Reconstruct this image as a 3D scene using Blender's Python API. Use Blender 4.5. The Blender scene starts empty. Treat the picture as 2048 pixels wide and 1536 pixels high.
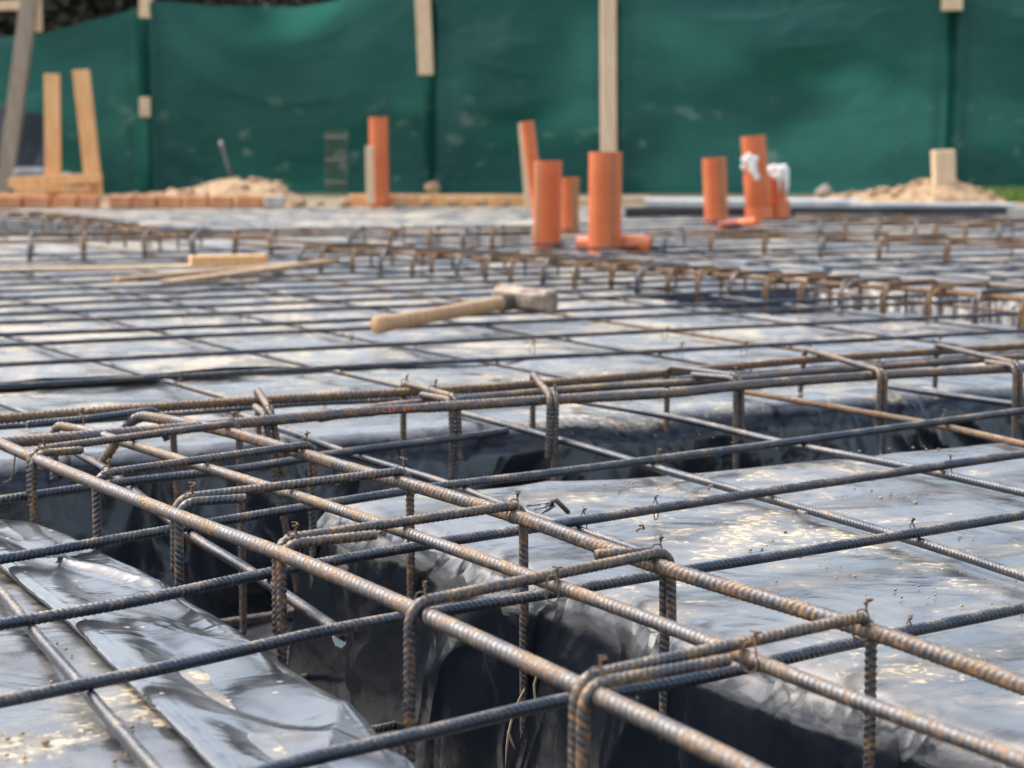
import bpy, math, random
import numpy as np
from mathutils import Vector

S = bpy.context.scene
COL = S.collection
rng = np.random.default_rng(7)
random.seed(7)

# ------------------------------------------------------------------ camera, sky, sun, exposure
CAM_H = 0.513
F_PX, CX, CY, HORIZON = 4000.0, 1024.0, 768.0, 250.0
PITCH = math.atan((CY - HORIZON) / F_PX)
cd = bpy.data.cameras.new("camera")
cd.sensor_fit = 'HORIZONTAL'
cd.sensor_width = 36.0
cd.lens = F_PX / 2048.0 * 36.0
cd.clip_start = 0.05
cd.clip_end = 400.0
cd.dof.use_dof = True
cd.dof.focus_distance = 2.3
cd.dof.aperture_fstop = 7.6
cam = bpy.data.objects.new("camera", cd)
COL.objects.link(cam)
cam.location = (0, 0, CAM_H)
cam.rotation_euler = (math.pi / 2 - PITCH, 0, 0)
S.camera = cam

SUN_EL, SUN_AZ = math.radians(52), math.radians(-62)      # azimuth from +Y (ahead), towards +X
W = bpy.data.worlds.new("World")
S.world = W
W.use_nodes = True
wn = W.node_tree
wn.nodes.clear()
sky = wn.nodes.new('ShaderNodeTexSky')
sky.sky_type = 'NISHITA'
sky.sun_disc = False
sky.sun_elevation = SUN_EL
sky.sun_rotation = SUN_AZ
sky.air_density = 1.2
sky.dust_density = 4.0
sky.ozone_density = 1.0
hs = wn.nodes.new('ShaderNodeHueSaturation')
hs.inputs['Saturation'].default_value = 0.75
bg = wn.nodes.new('ShaderNodeBackground')
bg.inputs['Strength'].default_value = 0.15
wo = wn.nodes.new('ShaderNodeOutputWorld')
wn.links.new(sky.outputs[0], hs.inputs['Color'])
# unseen broken cloud, added for contrast in reflections: brighter and darker patches across the sky
wtc = wn.nodes.new('ShaderNodeTexCoord')
wmp = wn.nodes.new('ShaderNodeMapping')
wmp.inputs['Scale'].default_value = (1.0, 1.0, 2.2)
cl_ = wn.nodes.new('ShaderNodeTexNoise')
cl_.inputs['Scale'].default_value = 2.6
cl_.inputs['Detail'].default_value = 5
cl_.inputs['Distortion'].default_value = 0.5
cr_ = wn.nodes.new('ShaderNodeMapRange')
cr_.inputs['From Min'].default_value = 0.36
cr_.inputs['From Max'].default_value = 0.64
cr_.inputs['To Min'].default_value = 0.45
cr_.inputs['To Max'].default_value = 1.65
vm_ = wn.nodes.new('ShaderNodeVectorMath')
vm_.operation = 'SCALE'
wn.links.new(wtc.outputs['Generated'], wmp.inputs['Vector'])
wn.links.new(wmp.outputs[0], cl_.inputs['Vector'])
wn.links.new(cl_.outputs['Fac'], cr_.inputs['Value'])
wn.links.new(hs.outputs[0], vm_.inputs[0])
wn.links.new(cr_.outputs[0], vm_.inputs['Scale'])
wn.links.new(vm_.outputs[0], bg.inputs['Color'])
wn.links.new(bg.outputs[0], wo.inputs['Surface'])

sd = bpy.data.lights.new("sun", 'SUN')
sd.energy = 0.7
sd.angle = math.radians(38)
sd.color = (1.0, 0.95, 0.87)
sun = bpy.data.objects.new("sun", sd)
COL.objects.link(sun)
sdir = Vector((math.sin(SUN_AZ) * math.cos(SUN_EL), math.cos(SUN_AZ) * math.cos(SUN_EL), math.sin(SUN_EL)))
sun.rotation_euler = sdir.to_track_quat('Z', 'Y').to_euler()
sun.location = sdir * 30

S.view_settings.view_transform = 'Standard'
S.view_settings.look = 'None'
S.view_settings.gamma = 1.0
S.view_settings.exposure = 1.42
S.render.engine = 'CYCLES'
S.cycles.use_denoising = True
S.cycles.max_bounces = 6
S.cycles.caustics_reflective = False

# ------------------------------------------------------------------ measuring the photograph
_ct, _st = math.cos(PITCH), math.sin(PITCH)


def ray(px, py):
    x, y = (px - CX) / F_PX, -(py - CY) / F_PX
    return np.array([x, _ct + y * _st, -_st + y * _ct])


def P(px, py, z=0.0):
    """the place on the level z that the photograph shows at pixel px, py (2048 x 1536)"""
    d = ray(px, py)
    t = (z - CAM_H) / d[2]
    return np.array([0, 0, CAM_H]) + d * t


def PY(px, py, Y):
    d = ray(px, py)
    return np.array([0, 0, CAM_H]) + d * (Y / d[1])


# ------------------------------------------------------------------ numpy noise
_perm = rng.permutation(4096)
_val = rng.random(4096) * 2 - 1


def _h(ix, iy, iz):
    return _val[_perm[(_perm[(_perm[ix & 4095] + iy) & 4095] + iz) & 4095]]


def vnoise(x, y, z=0.0):
    x = np.asarray(x, float); y = np.asarray(y, float) + 0 * x; z = np.asarray(z, float) + 0 * x
    ix, iy, iz = np.floor(x).astype(int), np.floor(y).astype(int), np.floor(z).astype(int)
    fx, fy, fz = x - ix, y - iy, z - iz
    u, v, w = fx * fx * fx * (fx * (fx * 6 - 15) + 10), fy * fy * fy * (fy * (fy * 6 - 15) + 10), fz * fz * fz * (fz * (fz * 6 - 15) + 10)
    def L(a, b, t): return a + (b - a) * t
    return L(L(L(_h(ix, iy, iz), _h(ix + 1, iy, iz), u), L(_h(ix, iy + 1, iz), _h(ix + 1, iy + 1, iz), u), v),
             L(L(_h(ix, iy, iz + 1), _h(ix + 1, iy, iz + 1), u), L(_h(ix, iy + 1, iz + 1), _h(ix + 1, iy + 1, iz + 1), u), v), w)


def fbm(x, y, z=0.0, o=4):
    a, s, t = 1.0, 0.0, 0.0
    for i in range(o):
        s = s + a * vnoise(np.asarray(x) * 2 ** i + 17.3 * i, np.asarray(y) * 2 ** i + 5.1 * i, np.asarray(z) * 2 ** i)
        t += a
        a *= 0.5
    return s / t


def ridge(x, y, z=0.0):
    return 1 - 2 * np.abs(vnoise(x, y, z)) ** 0.8


def sstep(a, b, x):
    t = np.clip((x - a) / (b - a), 0, 1)
    return t * t * (3 - 2 * t)


# ------------------------------------------------------------------ materials
def mat(name):
    m = bpy.data.materials.new(name)
    m.use_nodes = True
    nt = m.node_tree
    b = nt.nodes['Principled BSDF']
    return m, nt, b


def N(nt, t, **kw):
    n = nt.nodes.new(t)
    for k, v in kw.items():
        if k in ('inp',):
            for a, c in v.items():
                n.inputs[a].default_value = c
        else:
            setattr(n, k, v)
    return n


def coords(nt, scale=(1, 1, 1), rot=(0, 0, 0)):
    tc = N(nt, 'ShaderNodeTexCoord')
    mp = N(nt, 'ShaderNodeMapping')
    mp.inputs['Scale'].default_value = scale
    mp.inputs['Rotation'].default_value = rot
    nt.links.new(tc.outputs['Object'], mp.inputs['Vector'])
    return mp.outputs[0]


def noise(nt, vec, scale, detail=4.0, rough=0.55, dist=0.0):
    n = N(nt, 'ShaderNodeTexNoise')
    n.inputs['Scale'].default_value = scale
    n.inputs['Detail'].default_value = detail
    n.inputs['Roughness'].default_value = rough
    n.inputs['Distortion'].default_value = dist
    nt.links.new(vec, n.inputs['Vector'])
    return n.outputs['Fac']


def ramp(nt, fac, a, b, lo=0.0, hi=1.0):
    m = N(nt, 'ShaderNodeMapRange')
    m.interpolation_type = 'SMOOTHSTEP'
    m.inputs['From Min'].default_value = a
    m.inputs['From Max'].default_value = b
    m.inputs['To Min'].default_value = lo
    m.inputs['To Max'].default_value = hi
    nt.links.new(fac, m.inputs['Value'])
    return m.outputs[0]


def mathn(nt, op, a, b=None):
    m = N(nt, 'ShaderNodeMath', operation=op)
    for i, v in enumerate((a, b)):
        if v is None:
            continue
        if isinstance(v, (int, float)):
            m.inputs[i].default_value = v
        else:
            nt.links.new(v, m.inputs[i])
    m.use_clamp = op in ('ADD', 'MULTIPLY', 'SUBTRACT', 'MAXIMUM')
    return m.outputs[0]


def mixc(nt, fac, a, b):
    m = N(nt, 'ShaderNodeMix', data_type='RGBA')
    for sock, v in ((m.inputs[0], fac), (m.inputs[6], a), (m.inputs[7], b)):
        if isinstance(v, (int, float)):
            sock.default_value = v
        elif isinstance(v, tuple):
            sock.default_value = (*v, 1) if len(v) == 3 else v
        else:
            nt.links.new(v, sock)
    return m.outputs[2]


def mixf(nt, fac, a, b):
    m = N(nt, 'ShaderNodeMix', data_type='FLOAT')
    for sock, v in ((m.inputs[0], fac), (m.inputs[2], a), (m.inputs[3], b)):
        if isinstance(v, (int, float)):
            sock.default_value = v
        else:
            nt.links.new(v, sock)
    return m.outputs[0]


def bump(nt, h, strength, dist, prev=None):
    b = N(nt, 'ShaderNodeBump')
    b.inputs['Strength'].default_value = strength
    b.inputs['Distance'].default_value = dist
    nt.links.new(h, b.inputs['Height'])
    if prev is not None:
        nt.links.new(prev, b.inputs['Normal'])
    return b.outputs[0]


def up_mask(nt, a, b):
    g = N(nt, 'ShaderNodeNewGeometry')
    s = N(nt, 'ShaderNodeSeparateXYZ')
    nt.links.new(g.outputs['True Normal'] if False else g.outputs['Normal'], s.inputs[0])
    return ramp(nt, s.outputs['Z'], a, b)


def steel(name, rust, dust, tone=(0.13, 0.14, 0.155), metal=0.65, rough=0.42):
    m, nt, b = mat(name)
    v = coords(nt)
    at = N(nt, 'ShaderNodeAttribute', attribute_name='rib')
    rib = at.outputs['Fac']
    n1 = noise(nt, v, 18, 5, 0.65)
    n2 = noise(nt, v, 130, 4, 0.65)
    n3 = noise(nt, v, 420, 3, 0.6)
    r0 = mathn(nt, 'ADD', mathn(nt, 'MULTIPLY', n1, 0.55), mathn(nt, 'MULTIPLY', n2, 0.45))
    flank = mathn(nt, 'MULTIPLY', ramp(nt, rib, 0.08, 0.35), ramp(nt, rib, 0.95, 0.55))
    valley = ramp(nt, rib, 0.30, 0.04)
    ra = N(nt, 'ShaderNodeMath', operation='MULTIPLY_ADD')
    nt.links.new(valley, ra.inputs[0]); ra.inputs[1].default_value = 0.06; nt.links.new(r0, ra.inputs[2])
    r1 = mathn(nt, 'ADD', ra.outputs[0], mathn(nt, 'MULTIPLY', flank, 0.14))
    r1 = mathn(nt, 'SUBTRACT', r1, mathn(nt, 'MULTIPLY', ramp(nt, rib, 0.5, 1.0), 0.10))
    rmask = ramp(nt, r1, 0.66 - rust * 0.30, 0.86 - rust * 0.30)
    rc = mixc(nt, ramp(nt, n2, 0.35, 0.70), (0.070, 0.043, 0.024), (0.27, 0.150, 0.062))
    rc = mixc(nt, ramp(nt, n3, 0.57, 0.72), rc, (0.46, 0.155, 0.045))
    scale_c = mixc(nt, n1, tuple(c * 0.6 for c in tone), tuple(c * 1.5 for c in tone))
    c = mixc(nt, rmask, scale_c, rc)
    dn = mathn(nt, 'MULTIPLY', up_mask(nt, 0.25, 0.95), ramp(nt, mathn(nt, 'ADD', mathn(nt, 'MULTIPLY', n1, 0.5), mathn(nt, 'MULTIPLY', n3, 0.5)), 0.60 - dust * 0.35, 0.80 - dust * 0.3))
    dn = mathn(nt, 'MULTIPLY', dn, min(1.0, 0.35 + dust))
    c = mixc(nt, dn, c, (0.47, 0.39, 0.28))
    nt.links.new(c, b.inputs['Base Color'])
    nonmetal = mathn(nt, 'MAXIMUM', rmask, dn)
    nt.links.new(mixf(nt, nonmetal, metal, 0.0), b.inputs['Metallic'])
    nt.links.new(mixf(nt, nonmetal, mixf(nt, n2, rough - 0.1, rough + 0.12), 0.85), b.inputs['Roughness'])
    nt.links.new(bump(nt, n3, 0.35, 0.0006, bump(nt, n2, 0.3, 0.0012)), b.inputs['Normal'])
    return m


M_CAGE = steel('rusty_rebar_steel', 0.50, 0.40, (0.095, 0.10, 0.11), 0.6, 0.32)
M_STIR = steel('stirrup_steel', 0.45, 0.40, (0.075, 0.082, 0.092), 0.6, 0.32)
M_MESH = steel('dark_rebar_steel', 0.20, 0.42, (0.050, 0.060, 0.076), 0.6, 0.31)
M_RUST = steel('orange_rusted_steel', 0.70, 0.45, (0.12, 0.11, 0.10), 0.4, 0.5)
M_HOOK = steel('orange_rusted_hooks', 0.95, 0.05, (0.12, 0.11, 0.10), 0.3, 0.6)
M_WIRE = steel('tie_wire_steel', 0.75, 0.15, (0.10, 0.09, 0.085), 0.5, 0.5)


def N_abs(nt, v):
    m = N(nt, 'ShaderNodeMath', operation='SUBTRACT')
    nt.links.new(v, m.inputs[0]); m.inputs[1].default_value = 0.5
    a = N(nt, 'ShaderNodeMath', operation='ABSOLUTE')
    nt.links.new(m.outputs[0], a.inputs[0])
    return a.outputs[0]


def plastic(name, mud=0.5, film=0.35, rough=0.20, wrinkle=0.5, flake_scale=1.0):
    m, nt, b = mat(name)
    v = coords(nt)
    vs = coords(nt, (1.0, 1.35, 1.0), (0, 0, math.radians(-63)))
    up = up_mask(nt, 0.62, 0.97)
    big = noise(nt, v, 2.3, 4, 0.55, 0.4)
    mid = noise(nt, vs, 9, 5, 0.62, 0.6)
    fine = noise(nt, vs, 58 * flake_scale, 5, 0.60, 0.9)
    grain = noise(nt, v, 260, 3, 0.6)
    # dried splashes of pale mud
    reg = ramp(nt, mathn(nt, 'ADD', mathn(nt, 'MULTIPLY', big, 0.55), mathn(nt, 'MULTIPLY', mid, 0.45)), 0.64 - mud * 0.28, 0.80 - mud * 0.24)
    fl = ramp(nt, mathn(nt, 'ADD', fine, mathn(nt, 'MULTIPLY', reg, 0.18)), 0.672, 0.692)
    fl = mathn(nt, 'MULTIPLY', fl, mathn(nt, 'MULTIPLY', up, ramp(nt, reg, 0.05, 0.4)))
    vo = N(nt, 'ShaderNodeTexVoronoi')
    vo.inputs['Scale'].default_value = 34
    nt.links.new(vs, vo.inputs['Vector'])
    spots = ramp(nt, mathn(nt, 'ADD', vo.outputs['Distance'], mathn(nt, 'MULTIPLY', fine, 0.35)), 0.30, 0.25)
    spots = mathn(nt, 'MULTIPLY', mathn(nt, 'MULTIPLY', spots, up), ramp(nt, mid, 0.50, 0.62))
    fl = mathn(nt, 'MULTIPLY', mathn(nt, 'MAXIMUM', fl, spots), ramp(nt, grain, 0.25, 0.55, 0.55, 0.95))
    # thin film of dust
    dust = mathn(nt, 'MULTIPLY', mathn(nt, 'MULTIPLY', up, film), mathn(nt, 'ADD', ramp(nt, mid, 0.34, 0.66, 0.25, 1.0), mathn(nt, 'MULTIPLY', reg, 0.35)))
    base = mixc(nt, mid, (0.005, 0.007, 0.011), (0.009, 0.012, 0.018))
    c = mixc(nt, dust, base, mixc(nt, reg, (0.29, 0.285, 0.27), (0.46, 0.385, 0.27)))
    c = mixc(nt, fl, c, mixc(nt, grain, (0.44, 0.36, 0.235), (0.56, 0.475, 0.335)))
    nt.links.new(c, b.inputs['Base Color'])
    r = mixf(nt, mid, rough * 0.55, rough * 1.3)
    r = mixf(nt, dust, r, 0.62)
    r = mixf(nt, fl, r, 0.9)
    nt.links.new(r, b.inputs['Roughness'])
    b.inputs['IOR'].default_value = 1.6
    cr = noise(nt, vs, 17, 6, 0.6, 1.6)
    cr2 = noise(nt, v, 5.5, 3, 0.5, 0.8)
    wallv = coords(nt, (6.5, 6.5, 2.6))
    wn_ = noise(nt, wallv, 1.0, 2, 0.4, 1.2)
    rid = mathn(nt, 'SUBTRACT', 1.0, mathn(nt, 'MULTIPLY', N_abs(nt, wn_), 7.0))
    rid2 = mathn(nt, 'SUBTRACT', 1.0, mathn(nt, 'MULTIPLY', N_abs(nt, noise(nt, vs, 5.0, 3, 0.5, 0.8)), 9.0))
    wall = ramp(nt, up, 0.9, 0.1)
    nrm = bump(nt, mathn(nt, 'MULTIPLY', rid, wall), 0.28, 0.012)
    nrm = bump(nt, mathn(nt, 'MULTIPLY', rid2, up), wrinkle * 0.8, 0.004, nrm)
    nrm = bump(nt, cr2, wrinkle * 0.8, 0.012, nrm)
    nrm = bump(nt, cr, wrinkle * 0.5, 0.004, nrm)
    nrm = bump(nt, fl, 0.15, 0.0012, nrm)
    nrm = bump(nt, grain, 0.12, 0.0006, nrm)
    nt.links.new(nrm, b.inputs['Normal'])
    return m


M_SHEET = plastic('black_polythene', 0.66, 0.46, 0.20, 0.42)
M_FLAP = plastic('glossy_black_polythene', 0.15, 0.14, 0.13, 0.20)
M_FARSHEET = plastic('dusty_black_polythene', 0.80, 0.55, 0.22, 0.5)


def wood(name, a, b2, rough=0.75, sc=1.0):
    m, nt, b = mat(name)
    v = coords(nt, (14 * sc, 14 * sc, 2.0 * sc))
    n = noise(nt, v, 2.2, 6, 0.65, 1.0)
    k = noise(nt, coords(nt), 3, 2, 0.5)
    c = mixc(nt, ramp(nt, n, 0.3, 0.7), a, b2)
    c = mixc(nt, ramp(nt, k, 0.55, 0.75, 0, 0.4), c, tuple(x * 0.6 for x in a))
    nt.links.new(c, b.inputs['Base Color'])
    b.inputs['Roughness'].default_value = rough
    nt.links.new(bump(nt, n, 0.3, 0.002), b.inputs['Normal'])
    return m


M_WOOD = wood('fresh_sawn_timber', (0.66, 0.32, 0.115), (0.80, 0.47, 0.21))
M_WOODPALE = wood('pale_sawn_timber', (0.60, 0.41, 0.24), (0.74, 0.56, 0.37))
M_WOODGREY = wood('weathered_timber', (0.22, 0.17, 0.12), (0.36, 0.29, 0.22))
M_LATH = wood('brown_lath_wood', (0.26, 0.16, 0.085), (0.44, 0.29, 0.16))
M_HANDLE = wood('hammer_handle_wood', (0.36, 0.19, 0.085), (0.54, 0.33, 0.17), 0.6, 3.0)


def plain(name, c1, c2, scale=8, rough=0.6, metal=0.0, bstr=0.0, bdist=0.003, detail=4):
    m, nt, b = mat(name)
    n = noise(nt, coords(nt), scale, detail, 0.6)
    nt.links.new(mixc(nt, ramp(nt, n, 0.3, 0.7), c1, c2), b.inputs['Base Color'])
    b.inputs['Roughness'].default_value = rough
    b.inputs['Metallic'].default_value = metal
    if bstr:
        nt.links.new(bump(nt, n, bstr, bdist), b.inputs['Normal'])
    return m


M_PIPE = plain('orange_pvc', (0.54, 0.115, 0.030), (0.63, 0.16, 0.048), 5, 0.38)
M_STRIPE = plain('printed_pipe_line', (0.26, 0.13, 0.05), (0.34, 0.19, 0.08), 30, 0.6)
M_FOAM = plain('white_foam', (0.72, 0.68, 0.60), (0.85, 0.83, 0.80), 12, 0.9, 0, 0.5)
M_BRICK = plain('orange_clay_brick', (0.46, 0.155, 0.06), (0.60, 0.29, 0.14), 9, 0.9, 0, 0.4)
M_SOIL = plain('tan_dry_soil', (0.27, 0.165, 0.085), (0.47, 0.32, 0.18), 14, 0.95, 0, 0.6, 0.02)
M_STONE = plain('pale_stone', (0.36, 0.31, 0.25), (0.55, 0.49, 0.41), 10, 0.9, 0, 0.4)
M_CONC = plain('grey_concrete', (0.20, 0.20, 0.20), (0.36, 0.36, 0.36), 7, 0.9, 0, 0.3)
M_HEAD = plain('worn_hammer_steel', (0.17, 0.125, 0.09), (0.44, 0.34, 0.25), 26, 0.72, 0.2, 0.5, 0.002)
M_RUBBER = plain('black_rubber', (0.07, 0.05, 0.035), (0.17, 0.125, 0.09), 20, 0.7)
M_BARK = plain('dark_bark', (0.03, 0.022, 0.016), (0.07, 0.052, 0.038), 10, 0.95)
M_LEAF = plain('dark_brown_leaves', (0.020, 0.017, 0.010), (0.075, 0.058, 0.035), 2.5, 0.8)
M_GRASS = plain('green_grass', (0.10, 0.17, 0.02), (0.20, 0.26, 0.05), 12, 0.8)
M_STRAW = plain('dry_straw', (0.45, 0.31, 0.17), (0.60, 0.45, 0.28), 30, 0.8)
M_DARKGAP = plain('dark_gap_fill', (0.006, 0.008, 0.011), (0.012, 0.016, 0.020), 4, 0.6, 0, 0.4, 0.03)  # near black of the sheet added for the dark gap
M_BLACKPIPE = plain('black_edge_sheet', (0.010, 0.011, 0.013), (0.03, 0.031, 0.034), 5, 0.45)
M_PALESHEET = plain('pale_sheet', (0.34, 0.35, 0.36), (0.52, 0.52, 0.52), 6, 0.7)
M_GLASS = plain('milky_shard', (0.45, 0.52, 0.52), (0.62, 0.68, 0.68), 40, 0.25)
M_LETTER = plain('orange_stamped_letter', (0.12, 0.06, 0.035), (0.58, 0.16, 0.05), 90, 0.75)

# green shade net
M_NET, nt, b = mat('green_shade_net')
v = coords(nt)
n1 = noise(nt, coords(nt, (0.7, 1, 2.4)), 2.2, 5, 0.6, 0.5)
n2 = noise(nt, v, 5.5, 3, 0.55)
dirt = ramp(nt, noise(nt, coords(nt, (1, 1, 1.4)), 4.2, 3, 0.5), 0.60, 0.70, 0, 0.6)
c = mixc(nt, n1, (0.006, 0.058, 0.046), (0.020, 0.108, 0.087))
sepz = N(nt, 'ShaderNodeSeparateXYZ')
nt.links.new(v, sepz.inputs[0])
low = ramp(nt, sepz.outputs['Z'], 1.0, 0.25)
c = mixc(nt, mathn(nt, 'MULTIPLY', dirt, low), c, (0.30, 0.36, 0.28))
nt.links.new(c, b.inputs['Base Color'])
b.inputs['Roughness'].default_value = 0.55
b.inputs['Specular IOR Level'].default_value = 0.35
tl = N(nt, 'ShaderNodeBsdfTranslucent')
nt.links.new(mixc(nt, ramp(nt, noise(nt, coords(nt, (.5, 1, .8)), 1.3, 2, 0.5), 0.42, 0.66), (0.005, 0.045, 0.038), (0.036, 0.175, 0.14)), tl.inputs['Color'])
ms_ = N(nt, 'ShaderNodeMixShader')
ms_.inputs[0].default_value = 0.36
nt.links.new(b.outputs[0], ms_.inputs[1]); nt.links.new(tl.outputs[0], ms_.inputs[2])
nt.links.new(ms_.outputs[0], nt.nodes['Material Output'].inputs['Surface'])
wv = N(nt, 'ShaderNodeTexWave')
wv.inputs['Scale'].default_value = 60
nt.links.new(v, wv.inputs['Vector'])
nt.links.new(bump(nt, noise(nt, coords(nt, (1, 1, 1.6)), 9, 5, 0.6, 0.6), 0.5, 0.03), b.inputs['Normal'])

# soil ground
M_GROUND, nt, b = mat('ground_soil')
v = coords(nt)
n1 = noise(nt, v, 0.8, 6, 0.6)
n2 = noise(nt, v, 9, 5, 0.65)
nt.links.new(mixc(nt, n2, mixc(nt, ramp(nt, n1, 0.4, 0.6), (0.16, 0.12, 0.08), (0.12, 0.13, 0.05)), (0.34, 0.26, 0.17)), b.inputs['Base Color'])
b.inputs['Roughness'].default_value = 0.95
nt.links.new(bump(nt, n2, 0.6, 0.03), b.inputs['Normal'])


# ------------------------------------------------------------------ objects
def tag(o, label=None, cat=None, group=None, kind=None):
    if label: o['label'] = label
    if cat: o['category'] = cat
    if group: o['group'] = group
    if kind: o['kind'] = kind
    return o


def thing(name, loc, label, cat, group=None):
    o = bpy.data.objects.new(name, None)
    o.empty_display_size = 0.1
    COL.objects.link(o)
    o.location = Vector(loc)
    return tag(o, label, cat, group)


def root_of(o):
    w = np.zeros(3)
    while o is not None:
        w += np.array(o.location)
        o = o.parent
    return w


def obj(name, vs, fs, m, parent=None, smooth=True, loc=None, attrs=None, mi=None):
    """one mesh object; vertices are given in world coordinates"""
    vs = np.asarray(vs, float).reshape(-1, 3)
    if parent is None:
        o0 = np.array(loc) if loc is not None else np.array([vs[:, 0].mean(), vs[:, 1].mean(), vs[:, 2].min()])
    else:
        o0 = root_of(parent)
    me = bpy.data.meshes.new(name)
    if isinstance(fs, np.ndarray):
        k = fs.shape[1]
        me.vertices.add(len(vs))
        me.vertices.foreach_set('co', (vs - o0).astype(np.float32).ravel())
        me.loops.add(fs.size)
        me.loops.foreach_set('vertex_index', fs.astype(np.int32).ravel())
        me.polygons.add(len(fs))
        me.polygons.foreach_set('loop_start', np.arange(0, fs.size, k, dtype=np.int32))
        me.update(calc_edges=True)
        me.validate()
    else:
        me.from_pydata([tuple(p) for p in (vs - o0)], [], [tuple(f) for f in fs])
        me.update()
    if smooth:
        me.polygons.foreach_set('use_smooth', np.ones(len(me.polygons), bool))
    for a, arr in (attrs or {}).items():
        at = me.attributes.new(a, 'FLOAT', 'POINT')
        at.data.foreach_set('value', np.asarray(arr, np.float32))
    if m is not None:
        me.materials.append(m)
    o = bpy.data.objects.new(name, me)
    COL.objects.link(o)
    if parent is None:
        o.location = Vector(o0)
    else:
        o.parent = parent
    return o


class MB:
    """gathers pieces of one mesh"""
    def __init__(self):
        self.v, self.f, self.n = [], [], 0

    def add(self, vs, fs):
        vs = np.asarray(vs, float).reshape(-1, 3)
        self.v.append(vs)
        self.f += [tuple(int(i) + self.n for i in f) for f in fs]
        self.n += len(vs)

    def box(self, c, size, rot=None, bev=0.0):
        c = np.asarray(c, float)
        h = np.asarray(size, float) / 2
        bev = min(bev, h.min() * 0.9)
        if bev <= 0:
            vs = np.array([[sx, sy, sz] for sz in (-1, 1) for sy in (-1, 1) for sx in (-1, 1)]) * h
            fs = [(0, 2, 3, 1), (4, 5, 7, 6), (0, 1, 5, 4), (2, 6, 7, 3), (0, 4, 6, 2), (1, 3, 7, 5)]
        else:
            vs, idx = [], {}
            for sx in (-1, 1):
                for sy in (-1, 1):
                    for sz in (-1, 1):
                        for ax in range(3):
                            p = np.array([sx, sy, sz]) * h
                            q = p - np.array([sx, sy, sz]) * bev
                            q[ax] = p[ax]
                            idx[(sx, sy, sz, ax)] = len(vs)
                            vs.append(q)
            vs = np.array(vs)
            fs = []
            for ax in range(3):
                a, b_ = [i for i in range(3) if i != ax]
                for s in (-1, 1):
                    loop = []
                    for (u, w) in ((-1, -1), (1, -1), (1, 1), (-1, 1)):
                        k = [0, 0, 0]; k[ax] = s; k[a] = u; k[b_] = w
                        loop.append(idx[(*k, ax)])
                    fs.append(loop)
            for ax in range(3):      # edges along ax
                a, b_ = [i for i in range(3) if i != ax]
                for u in (-1, 1):
                    for w in (-1, 1):
                        k0 = [0, 0, 0]; k1 = [0, 0, 0]
                        k0[a] = k1[a] = u; k0[b_] = k1[b_] = w
                        k0[ax] = -1; k1[ax] = 1
                        fs.append([idx[(*k0, a)], idx[(*k1, a)], idx[(*k1, b_)], idx[(*k0, b_)]])
            for sx in (-1, 1):
                for sy in (-1, 1):
                    for sz in (-1, 1):
                        fs.append([idx[(sx, sy, sz, i)] for i in range(3)])
            out = []
            for f in fs:             # outward normals
                p = vs[list(f)]
                nrm = np.cross(p[1] - p[0], p[2] - p[0])
                out.append(f if nrm @ p.mean(0) > 0 else f[::-1])
            fs = out
        if rot is not None:
            vs = vs @ np.asarray(rot).T
        self.add(vs + c, fs)

    def build(self, name, m, parent=None, smooth=False, loc=None):
        return obj(name, np.concatenate(self.v), self.f, m, parent, smooth, loc)


def frame_from(d, up=(0, 0, 1)):
    d = np.asarray(d, float); d = d / np.linalg.norm(d)
    u = np.asarray(up, float)
    s = np.cross(d, u)
    if np.linalg.norm(s) < 1e-5:
        s = np.cross(d, (1, 0, 0))
    s /= np.linalg.norm(s)
    return d, s, np.cross(s, d)


def spline(pts, step=0.02):
    """Catmull-Rom through pts"""
    pts = np.asarray(pts, float)
    if len(pts) == 2:
        n = max(2, int(np.linalg.norm(pts[1] - pts[0]) / step) + 1)
        return pts[0] + (pts[1] - pts[0]) * np.linspace(0, 1, n)[:, None]
    q = np.vstack([2 * pts[0] - pts[1], pts, 2 * pts[-1] - pts[-2]])
    out = []
    for i in range(1, len(q) - 2):
        p0, p1, p2, p3 = q[i - 1], q[i], q[i + 1], q[i + 2]
        n = max(2, int(np.linalg.norm(p2 - p1) / step))
        d0 = max(np.linalg.norm(p1 - p0), 1e-6) ** .5; d1 = max(np.linalg.norm(p2 - p1), 1e-6) ** .5; d2 = max(np.linalg.norm(p3 - p2), 1e-6) ** .5
        m1 = (p2 - p1) + d1 * ((p1 - p0) / d0 - (p2 - p0) / (d0 + d1))
        m2 = (p2 - p1) + d1 * ((p3 - p2) / d2 - (p3 - p1) / (d1 + d2))
        for t in np.linspace(0, 1, n, endpoint=False):
            out.append((2 * t**3 - 3 * t**2 + 1) * p1 + (t**3 - 2 * t**2 + t) * m1 + (-2 * t**3 + 3 * t**2) * p2 + (t**3 - t**2) * m2)
    out.append(pts[-1])
    return np.array(out)


def fillet(pts, r, n=7):
    pts = np.asarray(pts, float)
    out = [pts[0]]
    for i in range(1, len(pts) - 1):
        a, b_, c_ = pts[i - 1], pts[i], pts[i + 1]
        la, lc = np.linalg.norm(a - b_), np.linalg.norm(c_ - b_)
        rr = min(r, la * 0.48, lc * 0.48)
        p, q = b_ + (a - b_) / la * rr, b_ + (c_ - b_) / lc * rr
        for t in np.linspace(0, 1, n):
            w = 0.86          # close to a circular bend
            den = (1 - t)**2 + 2 * w * t * (1 - t) + t * t
            out.append(((1 - t)**2 * p + 2 * w * t * (1 - t) * b_ + t * t * q) / den)
    out.append(pts[-1])
    return np.array(out)


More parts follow.
